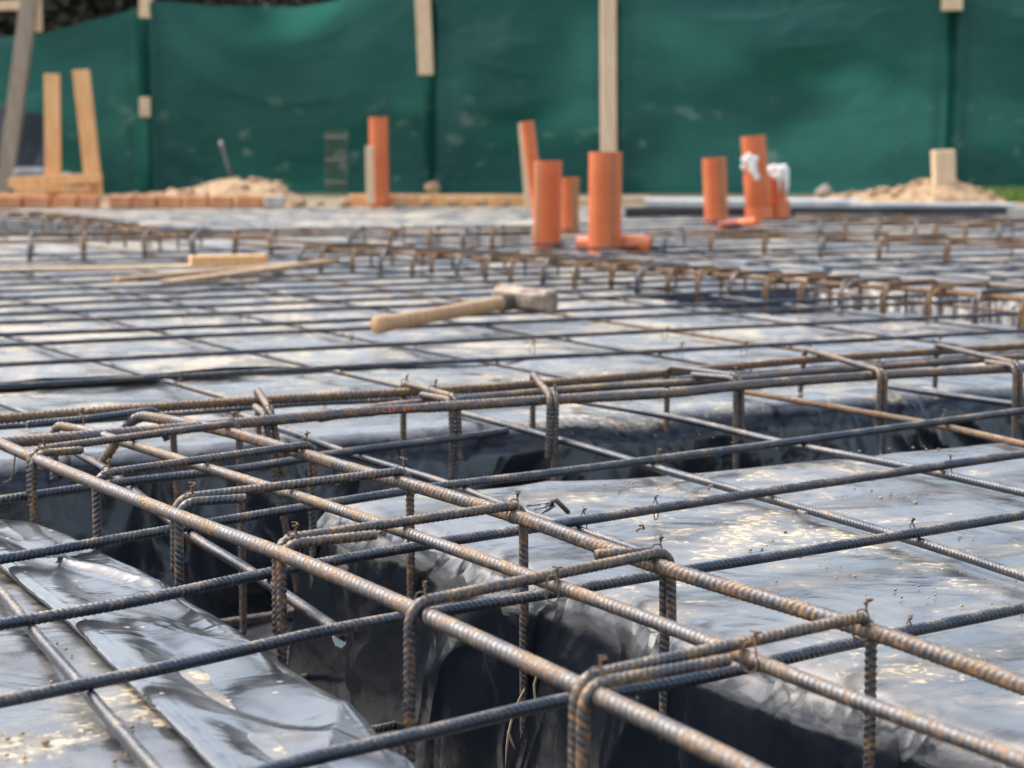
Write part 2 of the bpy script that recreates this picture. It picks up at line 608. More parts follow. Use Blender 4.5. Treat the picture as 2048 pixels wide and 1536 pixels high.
def sweep(path, r, step, seg, pitch=0.0, hrib=0.165, plain_span=None, roll=None, taper=None, slant=0.8):
    """a tube along path; with pitch a deformed reinforcing bar: slanted crescent ribs and two long ribs"""
    path = np.asarray(path, float)
    dl = np.linalg.norm(np.diff(path, axis=0), axis=1)
    keep = np.r_[True, dl > 1e-7]
    path = path[keep]
    s = np.r_[0, np.cumsum(np.linalg.norm(np.diff(path, axis=0), axis=1))]
    L = s[-1]
    n = max(2, int(L / step) + 1)
    t = np.linspace(0, L, n)
    c = np.stack([np.interp(t, s, path[:, i]) for i in range(3)], 1)
    tan = np.gradient(c, axis=0)
    tan /= np.linalg.norm(tan, axis=1)[:, None]
    u = np.zeros_like(c)
    a = np.array([0, 0, 1.0]) if abs(tan[0, 2]) < 0.9 else np.array([1.0, 0, 0])
    a = a - tan[0] * (a @ tan[0])
    u[0] = a / np.linalg.norm(a)
    for i in range(1, n):
        w = u[i - 1] - tan[i] * (u[i - 1] @ tan[i])
        u[i] = w / np.linalg.norm(w)
    vv = np.cross(tan, u)
    roll = rng.uniform(0, 6.28) if roll is None else roll
    th = np.arange(seg) / seg * 2 * np.pi
    rad = np.full((n, seg), r)
    rib = np.zeros((n, seg))
    if pitch:
        side = np.where(th < np.pi, th / np.pi, (th - np.pi) / np.pi)
        sgn = np.where(th < np.pi, 1, -1)
        ph = t[:, None] / pitch + slant * side[None, :] * (2 * r * 1.2 / pitch) * sgn[None, :] + rng.random()
        fr = ph - np.floor(ph) - 0.5
        pulse = np.exp(-(fr / 0.20) ** 2) * (np.sin(side * np.pi)[None, :] ** 0.6)
        lon = np.minimum(np.minimum(th, np.abs(th - np.pi)), 2 * np.pi - th)
        lrib = np.exp(-(lon / 0.26) ** 2)[None, :]
        if plain_span is not None:
            mask = 1 - sstep(plain_span[0] - 0.004, plain_span[0] + 0.004, t) * (1 - sstep(plain_span[1] - 0.004, plain_span[1] + 0.004, t))
            pulse = pulse * mask[:, None]
        rib = np.maximum(pulse, 0.5 * lrib)
        rad = r * (0.965 + hrib * 1.5 * pulse + hrib * 0.9 * lrib)
    if taper is not None:
        rad = rad * np.interp(t / L, np.linspace(0, 1, len(taper)), taper)[:, None]
    v = c[:, None, :] + rad[..., None] * (np.cos(th + roll)[None, :, None] * u[:, None, :] + np.sin(th + roll)[None, :, None] * vv[:, None, :])
    i = np.arange(n - 1)[:, None] * seg
    j = np.arange(seg)[None, :]
    j2 = (j + 1) % seg
    f = np.stack([i + j, i + j2, i + seg + j2, i + seg + j], -1).reshape(-1, 4)
    verts = v.reshape(-1, 3)
    # end discs: quads made of a collapsed fan round a centre vertex
    k0 = len(verts)
    verts = np.vstack([verts, c[0] - tan[0] * r * 0.05, c[-1] + tan[-1] * r * 0.05])
    if seg % 2 == 0:
        e0 = np.array([[k0, (q + 2) % seg, q + 1, q] for q in range(0, seg, 2)])
        b0 = (n - 1) * seg
        e1 = np.array([[k0 + 1, b0 + q, b0 + q + 1, b0 + (q + 2) % seg] for q in range(0, seg, 2)])
        f = np.vstack([f, e0, e1])
    return verts, f, np.r_[rib.ravel(), 0.6, 0.6]


def bar(name, path, r, m, parent, lod=0, pitch=None, **kw):
    pitch = pitch or max(0.0068, r * 1.18)
    if lod == 0:
        v, f, a = sweep(path, r, pitch / 6.5, 16, pitch, **kw)
    elif lod == 1:
        v, f, a = sweep(path, r, pitch / 4.0, 10, pitch, **kw)
    else:
        v, f, a = sweep(path, r, 0.05, 8)
    return obj(name, v, f, m, parent, True, attrs={'rib': a})


def wobble(path, amp=0.0015, freq=1.2):
    k = rng.uniform(0, 100)
    p = np.array(path)
    s = np.r_[0, np.cumsum(np.linalg.norm(np.diff(p, axis=0), axis=1))]
    p[:, 0] += amp * vnoise(s * freq, k)
    p[:, 1] += amp * vnoise(s * freq, k + 7)
    p[:, 2] += amp * 0.5 * vnoise(s * freq, k + 13)
    return p


def pxpath(px, z, step=0.02):
    zz = z if hasattr(z, '__len__') else [z] * len(px)
    return spline([P(a, b_, c_) for (a, b_), c_ in zip(px, zz)], step)


# ------------------------------------------------------------------ ground and plastic sheets
eA = np.array([8126.0, 4033.0]); eA /= np.linalg.norm(eA)
eB = np.array([-2494.0, 4033.0]); eB /= np.linalg.norm(eB)
ORG = P(700, 1000)[:2]
_M = np.linalg.inv(np.stack([eA, eB], 1))


def pq(xy):
    return _M @ (np.asarray(xy)[:2] - ORG)


Zs, Zb = 0.0, -0.30
qn = pq(P(1348, 930))[1]                       # near edge of the cross trench
qf = pq(P(1027, 846))[1]                       # its far edge
p0 = pq(P(300, 1178))[0]                       # left edge of the long trench
p1 = pq(P(1222, 1196))[0]                      # right edge
print('trench', qn, qf, p0, p1)


def wall_profile(d, R, w, D):
    """height under an edge: d < 0 on the block, d > 0 inside the trench"""
    z = np.zeros_like(d)
    a = np.clip((d + R) / R, 0, 1)
    z = -(R - np.sqrt(np.maximum(R * R - (a * R) ** 2, 0)))
    t = np.clip(d / w, 0, 1)
    z = np.where(d > 0, -R - (D - R) * t, z)
    b_ = np.clip((d - w) / 0.05, 0, 1)
    return np.where(d > w, -D - 0.006 * b_, z)


def lines(lo, hi, step, edges):
    """grid lines, crowded at each edge (position, sense)"""
    xs = list(np.arange(lo, hi, step))
    for e, sgn in edges:
        R, w = 0.045, 0.04
        k = np.r_[-R * np.cos(np.linspace(0, np.pi / 2, 10)) , np.linspace(0, w, 26), w + 0.01]
        xs = [x for x in xs if not (min(e - sgn * 0.05, e + sgn * 0.055) < x < max(e - sgn * 0.05, e + sgn * 0.055))]
        xs += list(e + sgn * k)
    return np.unique(np.round(xs, 6))


def grid_faces(nu, nv):
    i = np.arange(nu - 1)[:, None] * nv
    j = np.arange(nv - 1)[None, :]
    return np.stack([i + j, i + nv + j, i + nv + j + 1, i + j + 1], -1).reshape(-1, 4)


ps = lines(-1.9, 2.6, 0.011, [(p0, 1), (p1, -1)])
qs = lines(-2.2, qf + 1.5, 0.011, [(qn, 1), (qf, -1)])
PP, QQ = np.meshgrid(ps, qs, indexing='ij')
R0, W0 = 0.045, 0.04
# edges wander a little
e0 = p0 - 0.10 * sstep(-0.35, -1.2, QQ) + 0.006 * vnoise(QQ * 5, 3.0)
e1 = p1 + 0.006 * vnoise(QQ * 6, 9.0)
en = qn + 0.006 * vnoise(PP * 5, 21.0)
ef = qf + 0.010 * vnoise(PP * 4, 33.0)
z1 = np.maximum(wall_profile(PP - p0, R0, W0, -Zb), wall_profile(p1 - PP, R0, W0, -Zb))
z1 = np.where((PP > p0 - R0) & (PP < p1 + R0), np.where(PP < (p0 + p1) / 2, wall_profile(PP - p0, R0, W0, -Zb), wall_profile(p1 - PP, R0, W0, -Zb)), 0)
z2 = np.where(QQ < (qn + qf) / 2, wall_profile(QQ - qn, R0, W0, -Zb), wall_profile(qf - QQ, R0, W0, -Zb))
z1 = np.where(QQ > (qn + qf) / 2, 0, z1)
ZZ = np.minimum(z1, z2)
# small rounding where the two trenches meet
X = ORG[0] + eA[0] * PP + eB[0] * QQ
Y = ORG[1] + eA[1] * PP + eB[1] * QQ
X += (e0 - p0) * eA[0] * np.exp(-((PP - p0) / 0.12) ** 2) * sstep(qn + .05, qn - .1, QQ) + (e1 - p1) * eA[0] * np.exp(-((PP - p1) / 0.1) ** 2)
Y += (e0 - p0) * eA[1] * np.exp(-((PP - p0) / 0.12) ** 2) * sstep(qn + .05, qn - .1, QQ) + (e1 - p1) * eA[1] * np.exp(-((PP - p1) / 0.1) ** 2)
for e, er, s_ in ((qn, en, 1), (qf, ef, 1)):
    X += (er - e) * eB[0] * np.exp(-((QQ - e) / 0.1) ** 2)
    Y += (er - e) * eB[1] * np.exp(-((QQ - e) / 0.1) ** 2)
dep = sstep(0.0, 0.16, -ZZ)                     # 0 on the blocks, 1 low on the walls
onwall = sstep(0.004, 0.05, -ZZ) * (1 - sstep(0.285, 0.30, -ZZ))
# folds of loose film hanging down the walls
fold_p = 0.012 + 0.011 * ridge(QQ * 4.2 + ZZ * 2.5 + 0.5 * vnoise(QQ * 3, ZZ * 4), ZZ * 1.6, 2.0) + 0.003 * vnoise(QQ * 11 - ZZ * 5, ZZ * 2.0, 5.0)
fold_q = 0.010 + 0.010 * vnoise(PP * 5.5 - ZZ * 4.0, ZZ * 2.0, 7.0) + 0.005 * vnoise(PP * 13 + ZZ * 9, ZZ * 2.5, 11.0) + 0.004 * ridge(PP * 9 + ZZ * 10, ZZ * 2, 1.0) * sstep(0.1, 0.5, vnoise(PP * 1.3, 5.0))
near_p1 = np.exp(-((PP - p1 + 0.02) / 0.05) ** 2) * (QQ < qn)
near_p0 = np.exp(-((PP - p0 - 0.02) / 0.05) ** 2) * (QQ < qn)
near_qn = np.exp(-((QQ - qn - 0.02) / 0.05) ** 2)
near_qf = np.exp(-((QQ - qf + 0.02) / 0.05) ** 2)
fp = onwall * fold_p * (near_p0 - near_p1)
fq = onwall * fold_q * (near_qn - near_qf)
X += fp * eA[0] + fq * eB[0]
Y += fp * eA[1] + fq * eB[1]
top = 1 - sstep(0.0, 0.05, -ZZ)
flat = np.exp(-((np.abs(QQ - (qn + qf) / 2) - (qf - qn) / 2) / 0.12) ** 2) * 0 + 1
wr = 0.0045 * fbm(X * 4.2, Y * 4.2, 1.0, 3) + 0.0022 * ridge(X * 6.5 + 0.8 * Y + 1.2 * vnoise(X * 3, Y * 3), Y * 9 - X * 3) - 0.0045
edge_lift = 0.0015 * vnoise(X * 9, Y * 9, 4.0) * sstep(0.0, 0.03, -ZZ)
bot = sstep(0.26, 0.30, -ZZ) * (0.016 * fbm(X * 7, Y * 7, 8.0, 3) + 0.010 * ridge(X * 9, Y * 5, 3.0))
ZZ = ZZ + wr * top + edge_lift + bot
sheet = obj('plastic_sheet', np.stack([X, Y, ZZ], -1), grid_faces(len(ps), len(qs)), M_SHEET, loc=(0, 0, 0))
tag(sheet, 'black plastic sheet lining the near trenches and the blocks beside them, splashed with pale mud', 'plastic sheet', 'black plastic sheets')

# far sheet, lapped over the near one, with the far trench under the hooked cage
LAP = [(-350, 789), (0, 777), (270, 767), (420, 754), (580, 742), (800, 733), (960, 725), (1200, 706), (1500, 690), (1800, 676), (2048, 664), (2500, 640)]
lapw = np.array([P(a, b_)[:2] for a, b_ in LAP])
C5F = [(480, 489), (600, 497), (942, 516), (1200, 531), (1614, 563), (1904, 584), (2048, 598), (2300, 618)]
C5B = [(430, 474), (600, 483), (942, 503), (1200, 519), (1465, 541), (1750, 560), (2048, 577), (2300, 594)]
xs = np.arange(-5.6, 6.8, 0.036)
tt = np.linspace(0, 1, 300) ** 1.5
XX, TT = np.meshgrid(xs, tt, indexing='ij')
y_lap = np.interp(XX, lapw[:, 0], lapw[:, 1]) + 0.02 * vnoise(XX * 2.2, 4.0)
YY = y_lap + (12.6 - y_lap) * TT
n0, n1 = P(1300, 592, 0)[:2], P(2048, 690, 0)[:2]
h0, h1 = P(1300, 548, 0)[:2], P(2048, 600, 0)[:2]
def side(a, b_):
    d_ = (b_ - a) / np.linalg.norm(b_ - a)
    q_ = np.array([-d_[1], d_[0]])
    if q_[1] < 0: q_ = -q_
    return (XX - a[0]) * q_[0] + (YY - a[1]) * q_[1], (XX - a[0]) * d_[0] + (YY - a[1]) * d_[1]
dn_, along = side(n0, n1)
df_, _ = side(h0, h1)
t3 = np.minimum(sstep(-0.03, 0.012, dn_), sstep(0.03, -0.012, df_)) * sstep(-0.15, 0.0, along)
def top_wrinkle(X, Y):
    return 0.0045 * fbm(X * 4.2, Y * 4.2, 1.0, 3) + 0.0022 * ridge(X * 6.5 + 0.8 * Y + 1.2 * vnoise(X * 3, Y * 3), Y * 9 - X * 3) - 0.0045
ZF = 0.0025 - 0.32 * t3 + top_wrinkle(XX, YY) * (1 - t3)
ZF += 0.020 * (0.35 + 0.65 * np.maximum(0, vnoise(XX * 3.1 + 3, 2.0) + 0.3)) * sstep(-0.02, -0.45, XX) * np.exp(-(YY - y_lap) / 0.05)     # lifted free edge
sheet2 = obj('plastic_sheet', np.stack([XX, YY, ZF], -1), grid_faces(len(xs), len(tt)), M_FARSHEET, loc=(0, 0, 0))
tag(sheet2, 'dusty black plastic sheet spread under the far mats, its loose edge lapped towards the viewer', 'plastic sheet', 'black plastic sheets')
sm = sheet2.modifiers.new('thickness', 'SOLIDIFY'); sm.thickness = 0.0015; sm.offset = -1

# folded flap of film along the left block's edge
FL_L = [(-160, 1030), (-60, 1085), (0, 1142), (60, 1192), (130, 1250), (215, 1335), (300, 1420), (420, 1545), (560, 1700)]
FL_R = [(60, 1046), (120, 1077), (185, 1115), (268, 1160), (365, 1214), (455, 1276), (565, 1345), (735, 1490), (900, 1660)]
A_ = spline([P(a, b_) for a, b_ in FL_L], 0.006)
B_ = spline([P(a, b_) for a, b_ in FL_R], 0.006)
nU = 260
def resamp(p, n):
    s = np.r_[0, np.cumsum(np.linalg.norm(np.diff(p, axis=0), axis=1))]
    return np.stack([np.interp(np.linspace(0, s[-1], n), s, p[:, i]) for i in range(3)], 1)
A_, B_ = resamp(A_, nU), resamp(B_, nU)
cross = B_ - A_
wdt = np.linalg.norm(cross, axis=1)
cu = cross / wdt[:, None]
sarc = np.linspace(0, 1, nU)
prof = []                                        # (fraction across, metres across, z)
for a in np.linspace(-2.2, 1.57, 14):           # the rolled fold edge
    prof.append((0.0, 0.016 - 0.016 * math.cos(a), 0.0055 + 0.0050 * math.sin(a)))
for t in np.linspace(0.02, 1.0, 64):
    prof.append((t, 0.016 * (1 - t), 0.0100))
for a in np.linspace(0.15, 1.45, 9):
    prof.append((1.0, 0.035 * math.sin(a), 0.0100 - 0.035 * (1 - math.cos(a))))
for t in np.linspace(0.05, 1, 14):
    prof.append((1.0, 0.037 + 0.012 * t, -0.022 - 0.25 * t))
V = np.zeros((nU, len(prof), 3))
for k, (fr, mm, z) in enumerate(prof):
    base = A_ + cross * fr + cu * mm
    loc_s = sarc * 1.9
    acr = fr * 0.24 + mm
    hang = max(0.0, -z - 0.005)
    amp = 0.35 + 0.65 * float(sstep(0.0, 0.4, fr))
    w1_ = ridge(loc_s * 5.0 - acr * 7 + 0.5 * vnoise(loc_s * 3, acr * 8), acr * 3 + loc_s * 0.8)
    w2_ = ridge(loc_s * 2.4 + acr * 4.5 + 0.4 * vnoise(loc_s * 2, acr * 5, 5.0), acr * 2.0 + 9)
    up = 0.002 * vnoise(loc_s * 6 + acr * 10, acr * 14) + (0.005 * (w1_ - 0.6) + 0.007 * (w2_ - 0.6)) * sstep(0.0, 0.13, acr) - 0.001
    base = base + cu * (0.012 * ridge(loc_s * 7 + hang * 5, hang * 3, 3.0) * sstep(0, 0.08, hang))[:, None]
    base[:, 2] = z + up * amp * (1 - sstep(0.0, 0.05, hang))
    V[:, k] = base
flap = obj('plastic_flap', V, grid_faces(nU, len(prof))[:, ::-1], M_FLAP, loc=(0, 0, 0))
tag(flap, 'glossy black plastic flap folded over the bottom left trench edge, creased and shiny', 'plastic flap')

# ground: one sheet to the horizon, sunk under the slab
gx = np.array([-300, -60, -20, -7.0, -5.7, -5.5, 6.6, 6.8, 8.0, 20, 60, 300.0])
gy = np.array([-300, -40, -4.0, -2.5, -2.4, 12.2, 12.45, 13.5, 15, 18, 25, 60, 300.0])
GX, GY = np.meshgrid(gx, gy, indexing='ij')
GZ = np.where((GX > -5.6) & (GX < 6.7) & (GY > -2.45) & (GY < 12.3), -0.42, -0.012)
tag(obj('ground', np.stack([GX, GY, GZ], -1), grid_faces(len(gx), len(gy)), M_GROUND, smooth=False, loc=(0, 0, 0)), kind='structure')

# ------------------------------------------------------------------ cages
Z_C = 0.070                                      # centre of a cage's top bars
R_M, R_S = 0.0073, 0.0050
Z_S = Z_C + R_M + R_S                            # centre of a stirrup's top


def stirrup(parent, cl, cr, hook, sense, drop, along, r=R_S, m=M_STIR, lod=0, hl=0.085, bl=None, br=None, bend=0.022, label=None, hz=-0.006):
    """a closed rectangular stirrup with its two ends hooked round one corner"""
    cl, cr = np.array(cl, float), np.array(cr, float)
    along = np.asarray(along, float)
    C, O = (cl, cr) if hook == 'L' else (cr, cl)
    Cb = (bl if hook == 'L' else br); Ob = (br if hook == 'L' else bl)
    Cb = C + np.array([0, 0, -drop]) if Cb is None else np.array(Cb, float)
    Ob = O + np.array([0, 0, -drop]) if Ob is None else np.array(Ob, float)
    o1, o2 = along * r * 1.08 * sense, -along * r * 1.08 * sense
    to = (O - C) / np.linalg.norm(O - C)
    hd = (Cb - C) / np.linalg.norm(Cb - C)
    pts = [C + o1 * 1.6 + hd * hl, C + o1, O + o1 * 0.6, Ob, Cb, C + o2 - np.array([0, 0, 0.003]), C + o2 * (2.2 if hz < 0 else 3.4) + to * hl + np.array([0, 0, hz])]
    path = fillet(pts, bend)
    o = bar('stirrup', path, r, m, parent, lod)
    if label: o['label'] = label
    return o


def tie(parent, c, up_r, lo_r, diag, m=M_WIRE, r=0.00085, tail=0.016, lod=0, tilt=0.25):
    """a wire loop drawn slantwise round two crossing bars, its ends twisted to a pigtail"""
    c = np.asarray(c, float)
    d = np.asarray(diag, float); d = d / np.linalg.norm(d)
    k = np.array([0, 0, 1.0])
    side = np.cross(d, k)
    pts = []
    a, b_ = up_r * 1.55 + 0.001, up_r + lo_r + 0.0012
    for th in np.linspace(0.25 * np.pi, 2.1 * np.pi, 24):
        e = 0.75
        a = (up_r if math.sin(th) > 0 else lo_r) * 1.22
        ca, sa = math.cos(th), math.sin(th)
        pts.append(c + d * a * math.copysign(abs(ca) ** e, ca) + k * b_ * math.copysign(abs(sa) ** e, sa) + side * (0.004 * (th / math.pi - 1.1)))
    top_ = c + d * a * 0.55 + k * (b_ + 0.004)
    pts.append(top_)
    tw = [top_ + (k * (0.8) + d * rng.uniform(-0.5, 0.8) + side * rng.uniform(-0.6, 0.6)) * tail * 0.55 * t + np.array([math.cos(9 * t), math.sin(9 * t), 0]) * 0.0012 for t in np.linspace(0.15, 1, 8)]
    pts += tw
    v, f, a_ = sweep(spline(pts, 0.0012), r, 0.0012, 8)
    v2, f2, a2 = sweep(spline([pts[0], pts[0] * 0.5 + top_ * 0.5 + k * 0.002] + [q + np.array([0.0014, 0.0009, 0]) for q in tw[:6]], 0.0015), r, 0.0015, 8)
    return obj('tie_wire', np.vstack([v, v2]), np.vstack([f, f2 + len(v)]), m, parent, True, attrs={'rib': np.r_[a_, a2]})


e3A, e3B = np.array([eA[0], eA[1], 0]), np.array([eB[0], eB[1], 0])

# --- the long cage, running away to the upper left
base = P(820, 1215, -0.25)
cage1 = thing('rebar_cage', base, 'rusty rebar cage with hooked stirrups set in the nearest trench', 'rebar cage', 'rebar cages')
B1 = [(-70, 855), (-25, 874), (24, 897), (205, 973), (376, 1040), (600, 1123), (819, 1216), (1050, 1322), (1300, 1441), (1500, 1540), (1700, 1645)]
B2 = [(118, 852), (176, 862), (230, 879), (342, 914), (600, 994), (750, 1044), (1044, 1147), (1300, 1240), (1500, 1318), (1724, 1405), (1973, 1496), (2200, 1585)]
B3 = [(292, 833), (352, 843), (448, 862), (700, 936), (819, 969), (1044, 1037), (1198, 1092), (1348, 1142), (1724, 1256), (1900, 1317), (2048, 1371), (2300, 1460)]
def hooked(px, z, end_px, end_drop):
    p = pxpath(px, z, 0.01)
    q = p[0]
    e = P(*end_px, z - end_drop) if False else None
    return p, q
b1 = pxpath(B1, Z_C, 0.01)
bar('main_bar', wobble(b1, 0.001), R_M, M_CAGE, cage1, 0)
p2 = pxpath(B2, Z_C, 0.01)
drop2 = np.array([-0.002, 0.0, -0.082])
p2h = fillet(np.vstack([p2[0] + drop2 + (p2[0] - p2[3]) / np.linalg.norm(p2[0] - p2[3]) * 0.012, p2[0] + (p2[0] - p2[3]) / np.linalg.norm(p2[0] - p2[3]) * 0.012, p2[4]]), 0.018)
bar('main_bar', np.vstack([p2h[:-1], p2[4:]]), 0.0062, M_CAGE, cage1, 0)
p3 = pxpath(B3, Z_C, 0.01)
d3 = (p3[0] - p3[3]) / np.linalg.norm(p3[0] - p3[3])
k3 = p3[0] + d3 * 0.03
p3h = fillet(np.vstack([k3 + np.array([-0.055, -0.01, -0.082]), k3, p3[4]]), 0.030)
bar('main_bar', np.vstack([p3h[:-1], p3[4:]]), R_M, M_CAGE, cage1, 0)
for px in ():                              # bottom bars, seen in the dark of the trench
    pb = pxpath(px[2:], Z_C, 0.02)
    pb[:, 2] = -0.232
    bar('main_bar', pb, 0.0062, M_STIR, cage1, 1)
ST = [((62, 902), (480, 846), 'L', 1), ((190, 948), (626, 886), 'R', -1), ((353, 999), (822, 941), 'L', 1),
      ((558, 1082), (1050, 1009), 'L', 1), ((815, 1207), (1335, 1099), 'R', -1), ((1160, 1361), (1748, 1231), 'L', 1)]
st_label = ['stirrup with a hook lying along its top, farthest up the trench', 'rust brown stirrup with plain left bend', 'stirrup whose hook end lies flat beside its top bar',
            'stirrup with short hook pointing right near the left block', 'stirrup with cut rusty hook end resting on the right hand bar', 'nearest stirrup with two legs side by side']
ST_W = []
for i, (l, r_, h_, sg) in enumerate(ST):
    cl, cr = P(*l, Z_S), P(*r_, Z_S)
    ST_W.append((cl, cr))
    hl = (0.075, 0.05, 0.085, 0.115, 0.088, 0.15)[i]
    stirrup(cage1, cl, cr, h_, sg, 0.325, e3B, hl=hl, label=st_label[i], hz=0.004 if i == 4 else -0.006)
    dtop = (cr - cl) / np.linalg.norm(cr - cl)
    tie(cage1, cl + dtop * 0.016 - np.array([0, 0, 0.006]), R_S, R_M, dtop * 0.8 - e3B * 0.7, tail=0.014)
    tie(cage1, cr - dtop * 0.016 - np.array([0, 0, 0.006]), R_S, R_M, dtop * 0.7 - e3B * 0.5, tail=0.014)
tie(cage1, P(1105, 1165, Z_S) - np.array([0, 0, .006]), R_S, 0.0062, e3A * 0.6 - e3B * 0.6, tail=0.012)
tie(cage1, P(1500, 1300, Z_S) - np.array([0, 0, .006]), R_S, 0.0062, e3A * 0.6 - e3B * 0.6, tail=0.012)

# --- the cross cage
cage2 = thing('rebar_cage', P(1100, 860, -0.25), 'rusty rebar cage across the middle trench, one front bar stamped with letters', 'rebar cage', 'rebar cages')
NB = [(-120, 893), (0, 886), (300, 862), (530, 842), (740, 823), (910, 812), (1100, 800), (1348, 786), (1480, 772), (1760, 751), (2040, 736), (2250, 722)]
FB = [(-120, 846), (0, 838), (350, 812), (600, 796), (819, 784), (1058, 769), (1300, 749), (1604, 721), (1861, 704), (2042, 692), (2250, 678)]
MBP = [(640, 836), (763, 814), (907, 800), (1200, 775), (1451, 760), (1614, 745), (2048, 713), (2250, 699)]
nb = wobble(pxpath(NB, Z_C, 0.01), 0.0008)
sN = np.r_[0, np.cumsum(np.linalg.norm(np.diff(nb, axis=0), axis=1))]
def s_at(px):
    q = P(px, 818, Z_C)
    return sN[np.argmin(np.linalg.norm(nb - q, axis=1))]
nbar = bar('main_bar', nb, R_M * 1.03, M_CAGE, cage2, 0, slant=1.0, plain_span=(s_at(740), s_at(850)))
nbar['label'] = 'front bar with stamped letters on a smooth stretch'
bar('main_bar', wobble(pxpath(FB, Z_C, 0.01), 0.0008), R_M, M_RUST, cage2, 0)
bar('main_bar', pxpath(MBP, Z_C - 0.006, 0.01), 0.0062, M_CAGE, cage2, 0)
pl = pxpath([(55, 849), (180, 837), (305, 820)], Z_C + 0.001, 0.01)
dl_ = (pl[-1] - pl[-4]) / np.linalg.norm(pl[-1] - pl[-4])
plh = fillet(np.vstack([pl[-6], pl[-1] + dl_ * 0.01, pl[-1] + dl_ * 0.03 + np.array([0.0, -0.01, -0.05])]), 0.02)
bar('lap_bar', np.vstack([pl[:-6], plh]), 0.0055, M_MESH, cage2, 0)
for px in (NB, FB):
    pb = pxpath(px, Z_C, 0.03)
    pb[:, 2] = -0.232
    bar('main_bar', pb, 0.0062, M_STIR, cage2, 1)
RS = [((510, 778), (535, 823), 'R', 1), ((803, 766), (909, 796), 'R', 1), ((1068, 747), (1106, 791), 'R', -1),
      ((1332, 733), (1477, 753), 'R', 1), ((1612, 698), (1766, 742), 'R', -1), ((1870, 690), (2036, 729), 'R', 1), ((2140, 676), (2320, 712), 'R', 1)]
rl = ['skewed stirrup leaning to the right', 'stirrup with two legs beside the stamped letters', 'short skewed stirrup with a cut hook at its back',
      'stirrup with a long dark top bar', 'stirrup with two spread legs', 'stirrup close to the right edge of the view', 'stirrup at the right end of the cage']
for i, (fpx, npx, h_, sg) in enumerate(RS):
    cf, cn = P(*fpx, Z_S), P(*npx, Z_S)
    br = cn + np.array([0, 0, -0.325])
    bl = cf + np.array([0, 0, -0.325])
    if i == 0:
        br = br + np.array([0.05, 0, 0]); bl = bl + np.array([0.01, 0, 0])
    if i == 4:
        bl = bl + np.array([-0.03, 0, 0])
    stirrup(cage2, cf, cn, h_, sg, 0.325, e3A, hl=0.10, bl=bl, br=br, bend=0.018, label=rl[i])
    dt = (cn - cf) / np.linalg.norm(cn - cf)
    tie(cage2, cn - dt * 0.012 - np.array([0, 0, .006]), R_S, R_M, dt * 0.5 + e3A * 0.7, tail=0.01)
    if i in (1, 4, 5):
        tie(cage2, cf + dt * 0.012 - np.array([0, 0, .006]), R_S, R_M, dt * 0.5 + e3A * 0.7, tail=0.01)
bar('upright_bar', spline([PY(345, 840, 3.02), PY(350, 930, 3.02), PY(362, 1060, 3.02)], .02), R_S, M_STIR, cage2, 0)
tie(cage2, P(165, 846, Z_C + 0.004), 0.006, 0.006, e3B, tail=0.012)
tie(cage2, P(866, 788, Z_C + 0.008), 0.006, 0.006, e3A, tail=0.014)

# stamped letters on the front bar
LET = "ACEM BRAG"
pa, pb_ = P(748, 823, Z_C), P(846, 816, Z_C)
du = (pb_ - pa); wid = np.linalg.norm(du); du /= wid
view = np.array([0, 0, CAM_H]) - (pa + pb_) / 2
view = view - du * (view @ du); view /= np.linalg.norm(view)
upv = np.cross(view, du)
if upv[2] < 0: upv = -upv
fc = bpy.data.curves.new('stamp', 'FONT')
fc.body = LET
fc.size = 0.0115
fc.extrude = 0.0
fc.space_character = 1.35
tmp = bpy.data.objects.new('stamp_tmp', fc)
COL.objects.link(tmp)
bpy.context.view_layer.update()
me = tmp.evaluated_get(bpy.context.evaluated_depsgraph_get()).to_mesh()
lv = np.array([v_.co[:] for v_ in me.vertices]); lf = [tuple(p_.vertices) for p_ in me.polygons]
bpy.data.objects.remove(tmp)
lx = lv[:, 0] / lv[:, 0].max() * wid * 0.98
ly = lv[:, 1] - 0.0030
RL = R_M * 1.03
ang = ly / RL
lw = pa + du * lx[:, None] + (view * np.cos(ang)[:, None] + upv * np.sin(ang)[:, None]) * (RL * 0.965 + 0.0009)
lo = obj('stamped_lettering', lw, lf, M_LETTER, nbar, False)
so = lo.modifiers.new('relief', 'SOLIDIFY'); so.thickness = 0.0016; so.offset = -1

# ------------------------------------------------------------------ bar mats
Z_B, Z_L = 0.0075, 0.0188
mat1 = thing('rebar_mat', P(1000, 1200, 0), 'mat of dark ribbed bars laid across the near trench and the plastic at its sides', 'rebar mat', 'rebar mats')
Ls = {
    'L1': [(250, 1625), (420, 1580), (600, 1525), (870, 1462), (1133, 1400), (1348, 1366), (1724, 1283), (2048, 1216), (2250, 1172)],
    'L2': [(-150, 1432), (0, 1404), (350, 1332), (700, 1254), (1000, 1203), (1300, 1151), (1399, 1135), (1720, 1085), (2048, 1030), (2250, 996)],
    'L3': [(-150, 1275), (0, 1249), (270, 1203), (540, 1147), (846, 1092), (1041, 1062), (1300, 1021), (1600, 975), (2048, 909), (2250, 880)],
    'L4': [(-150, 1143), (0, 1119), (342, 1058), (700, 999), (856, 975), (1100, 946), (1300, 920), (1700, 868), (2048, 820), (2250, 792)],
    'L5': [(-150, 1018), (0, 999), (240, 966), (480, 938), (700, 903), (860, 883), (1015, 862)],
}
for k, px in Ls.items():
    bar('cross_bar', wobble(pxpath(px, Z_L, 0.01), 0.0024, 2.4), 0.0056, M_MESH, mat1, 0)
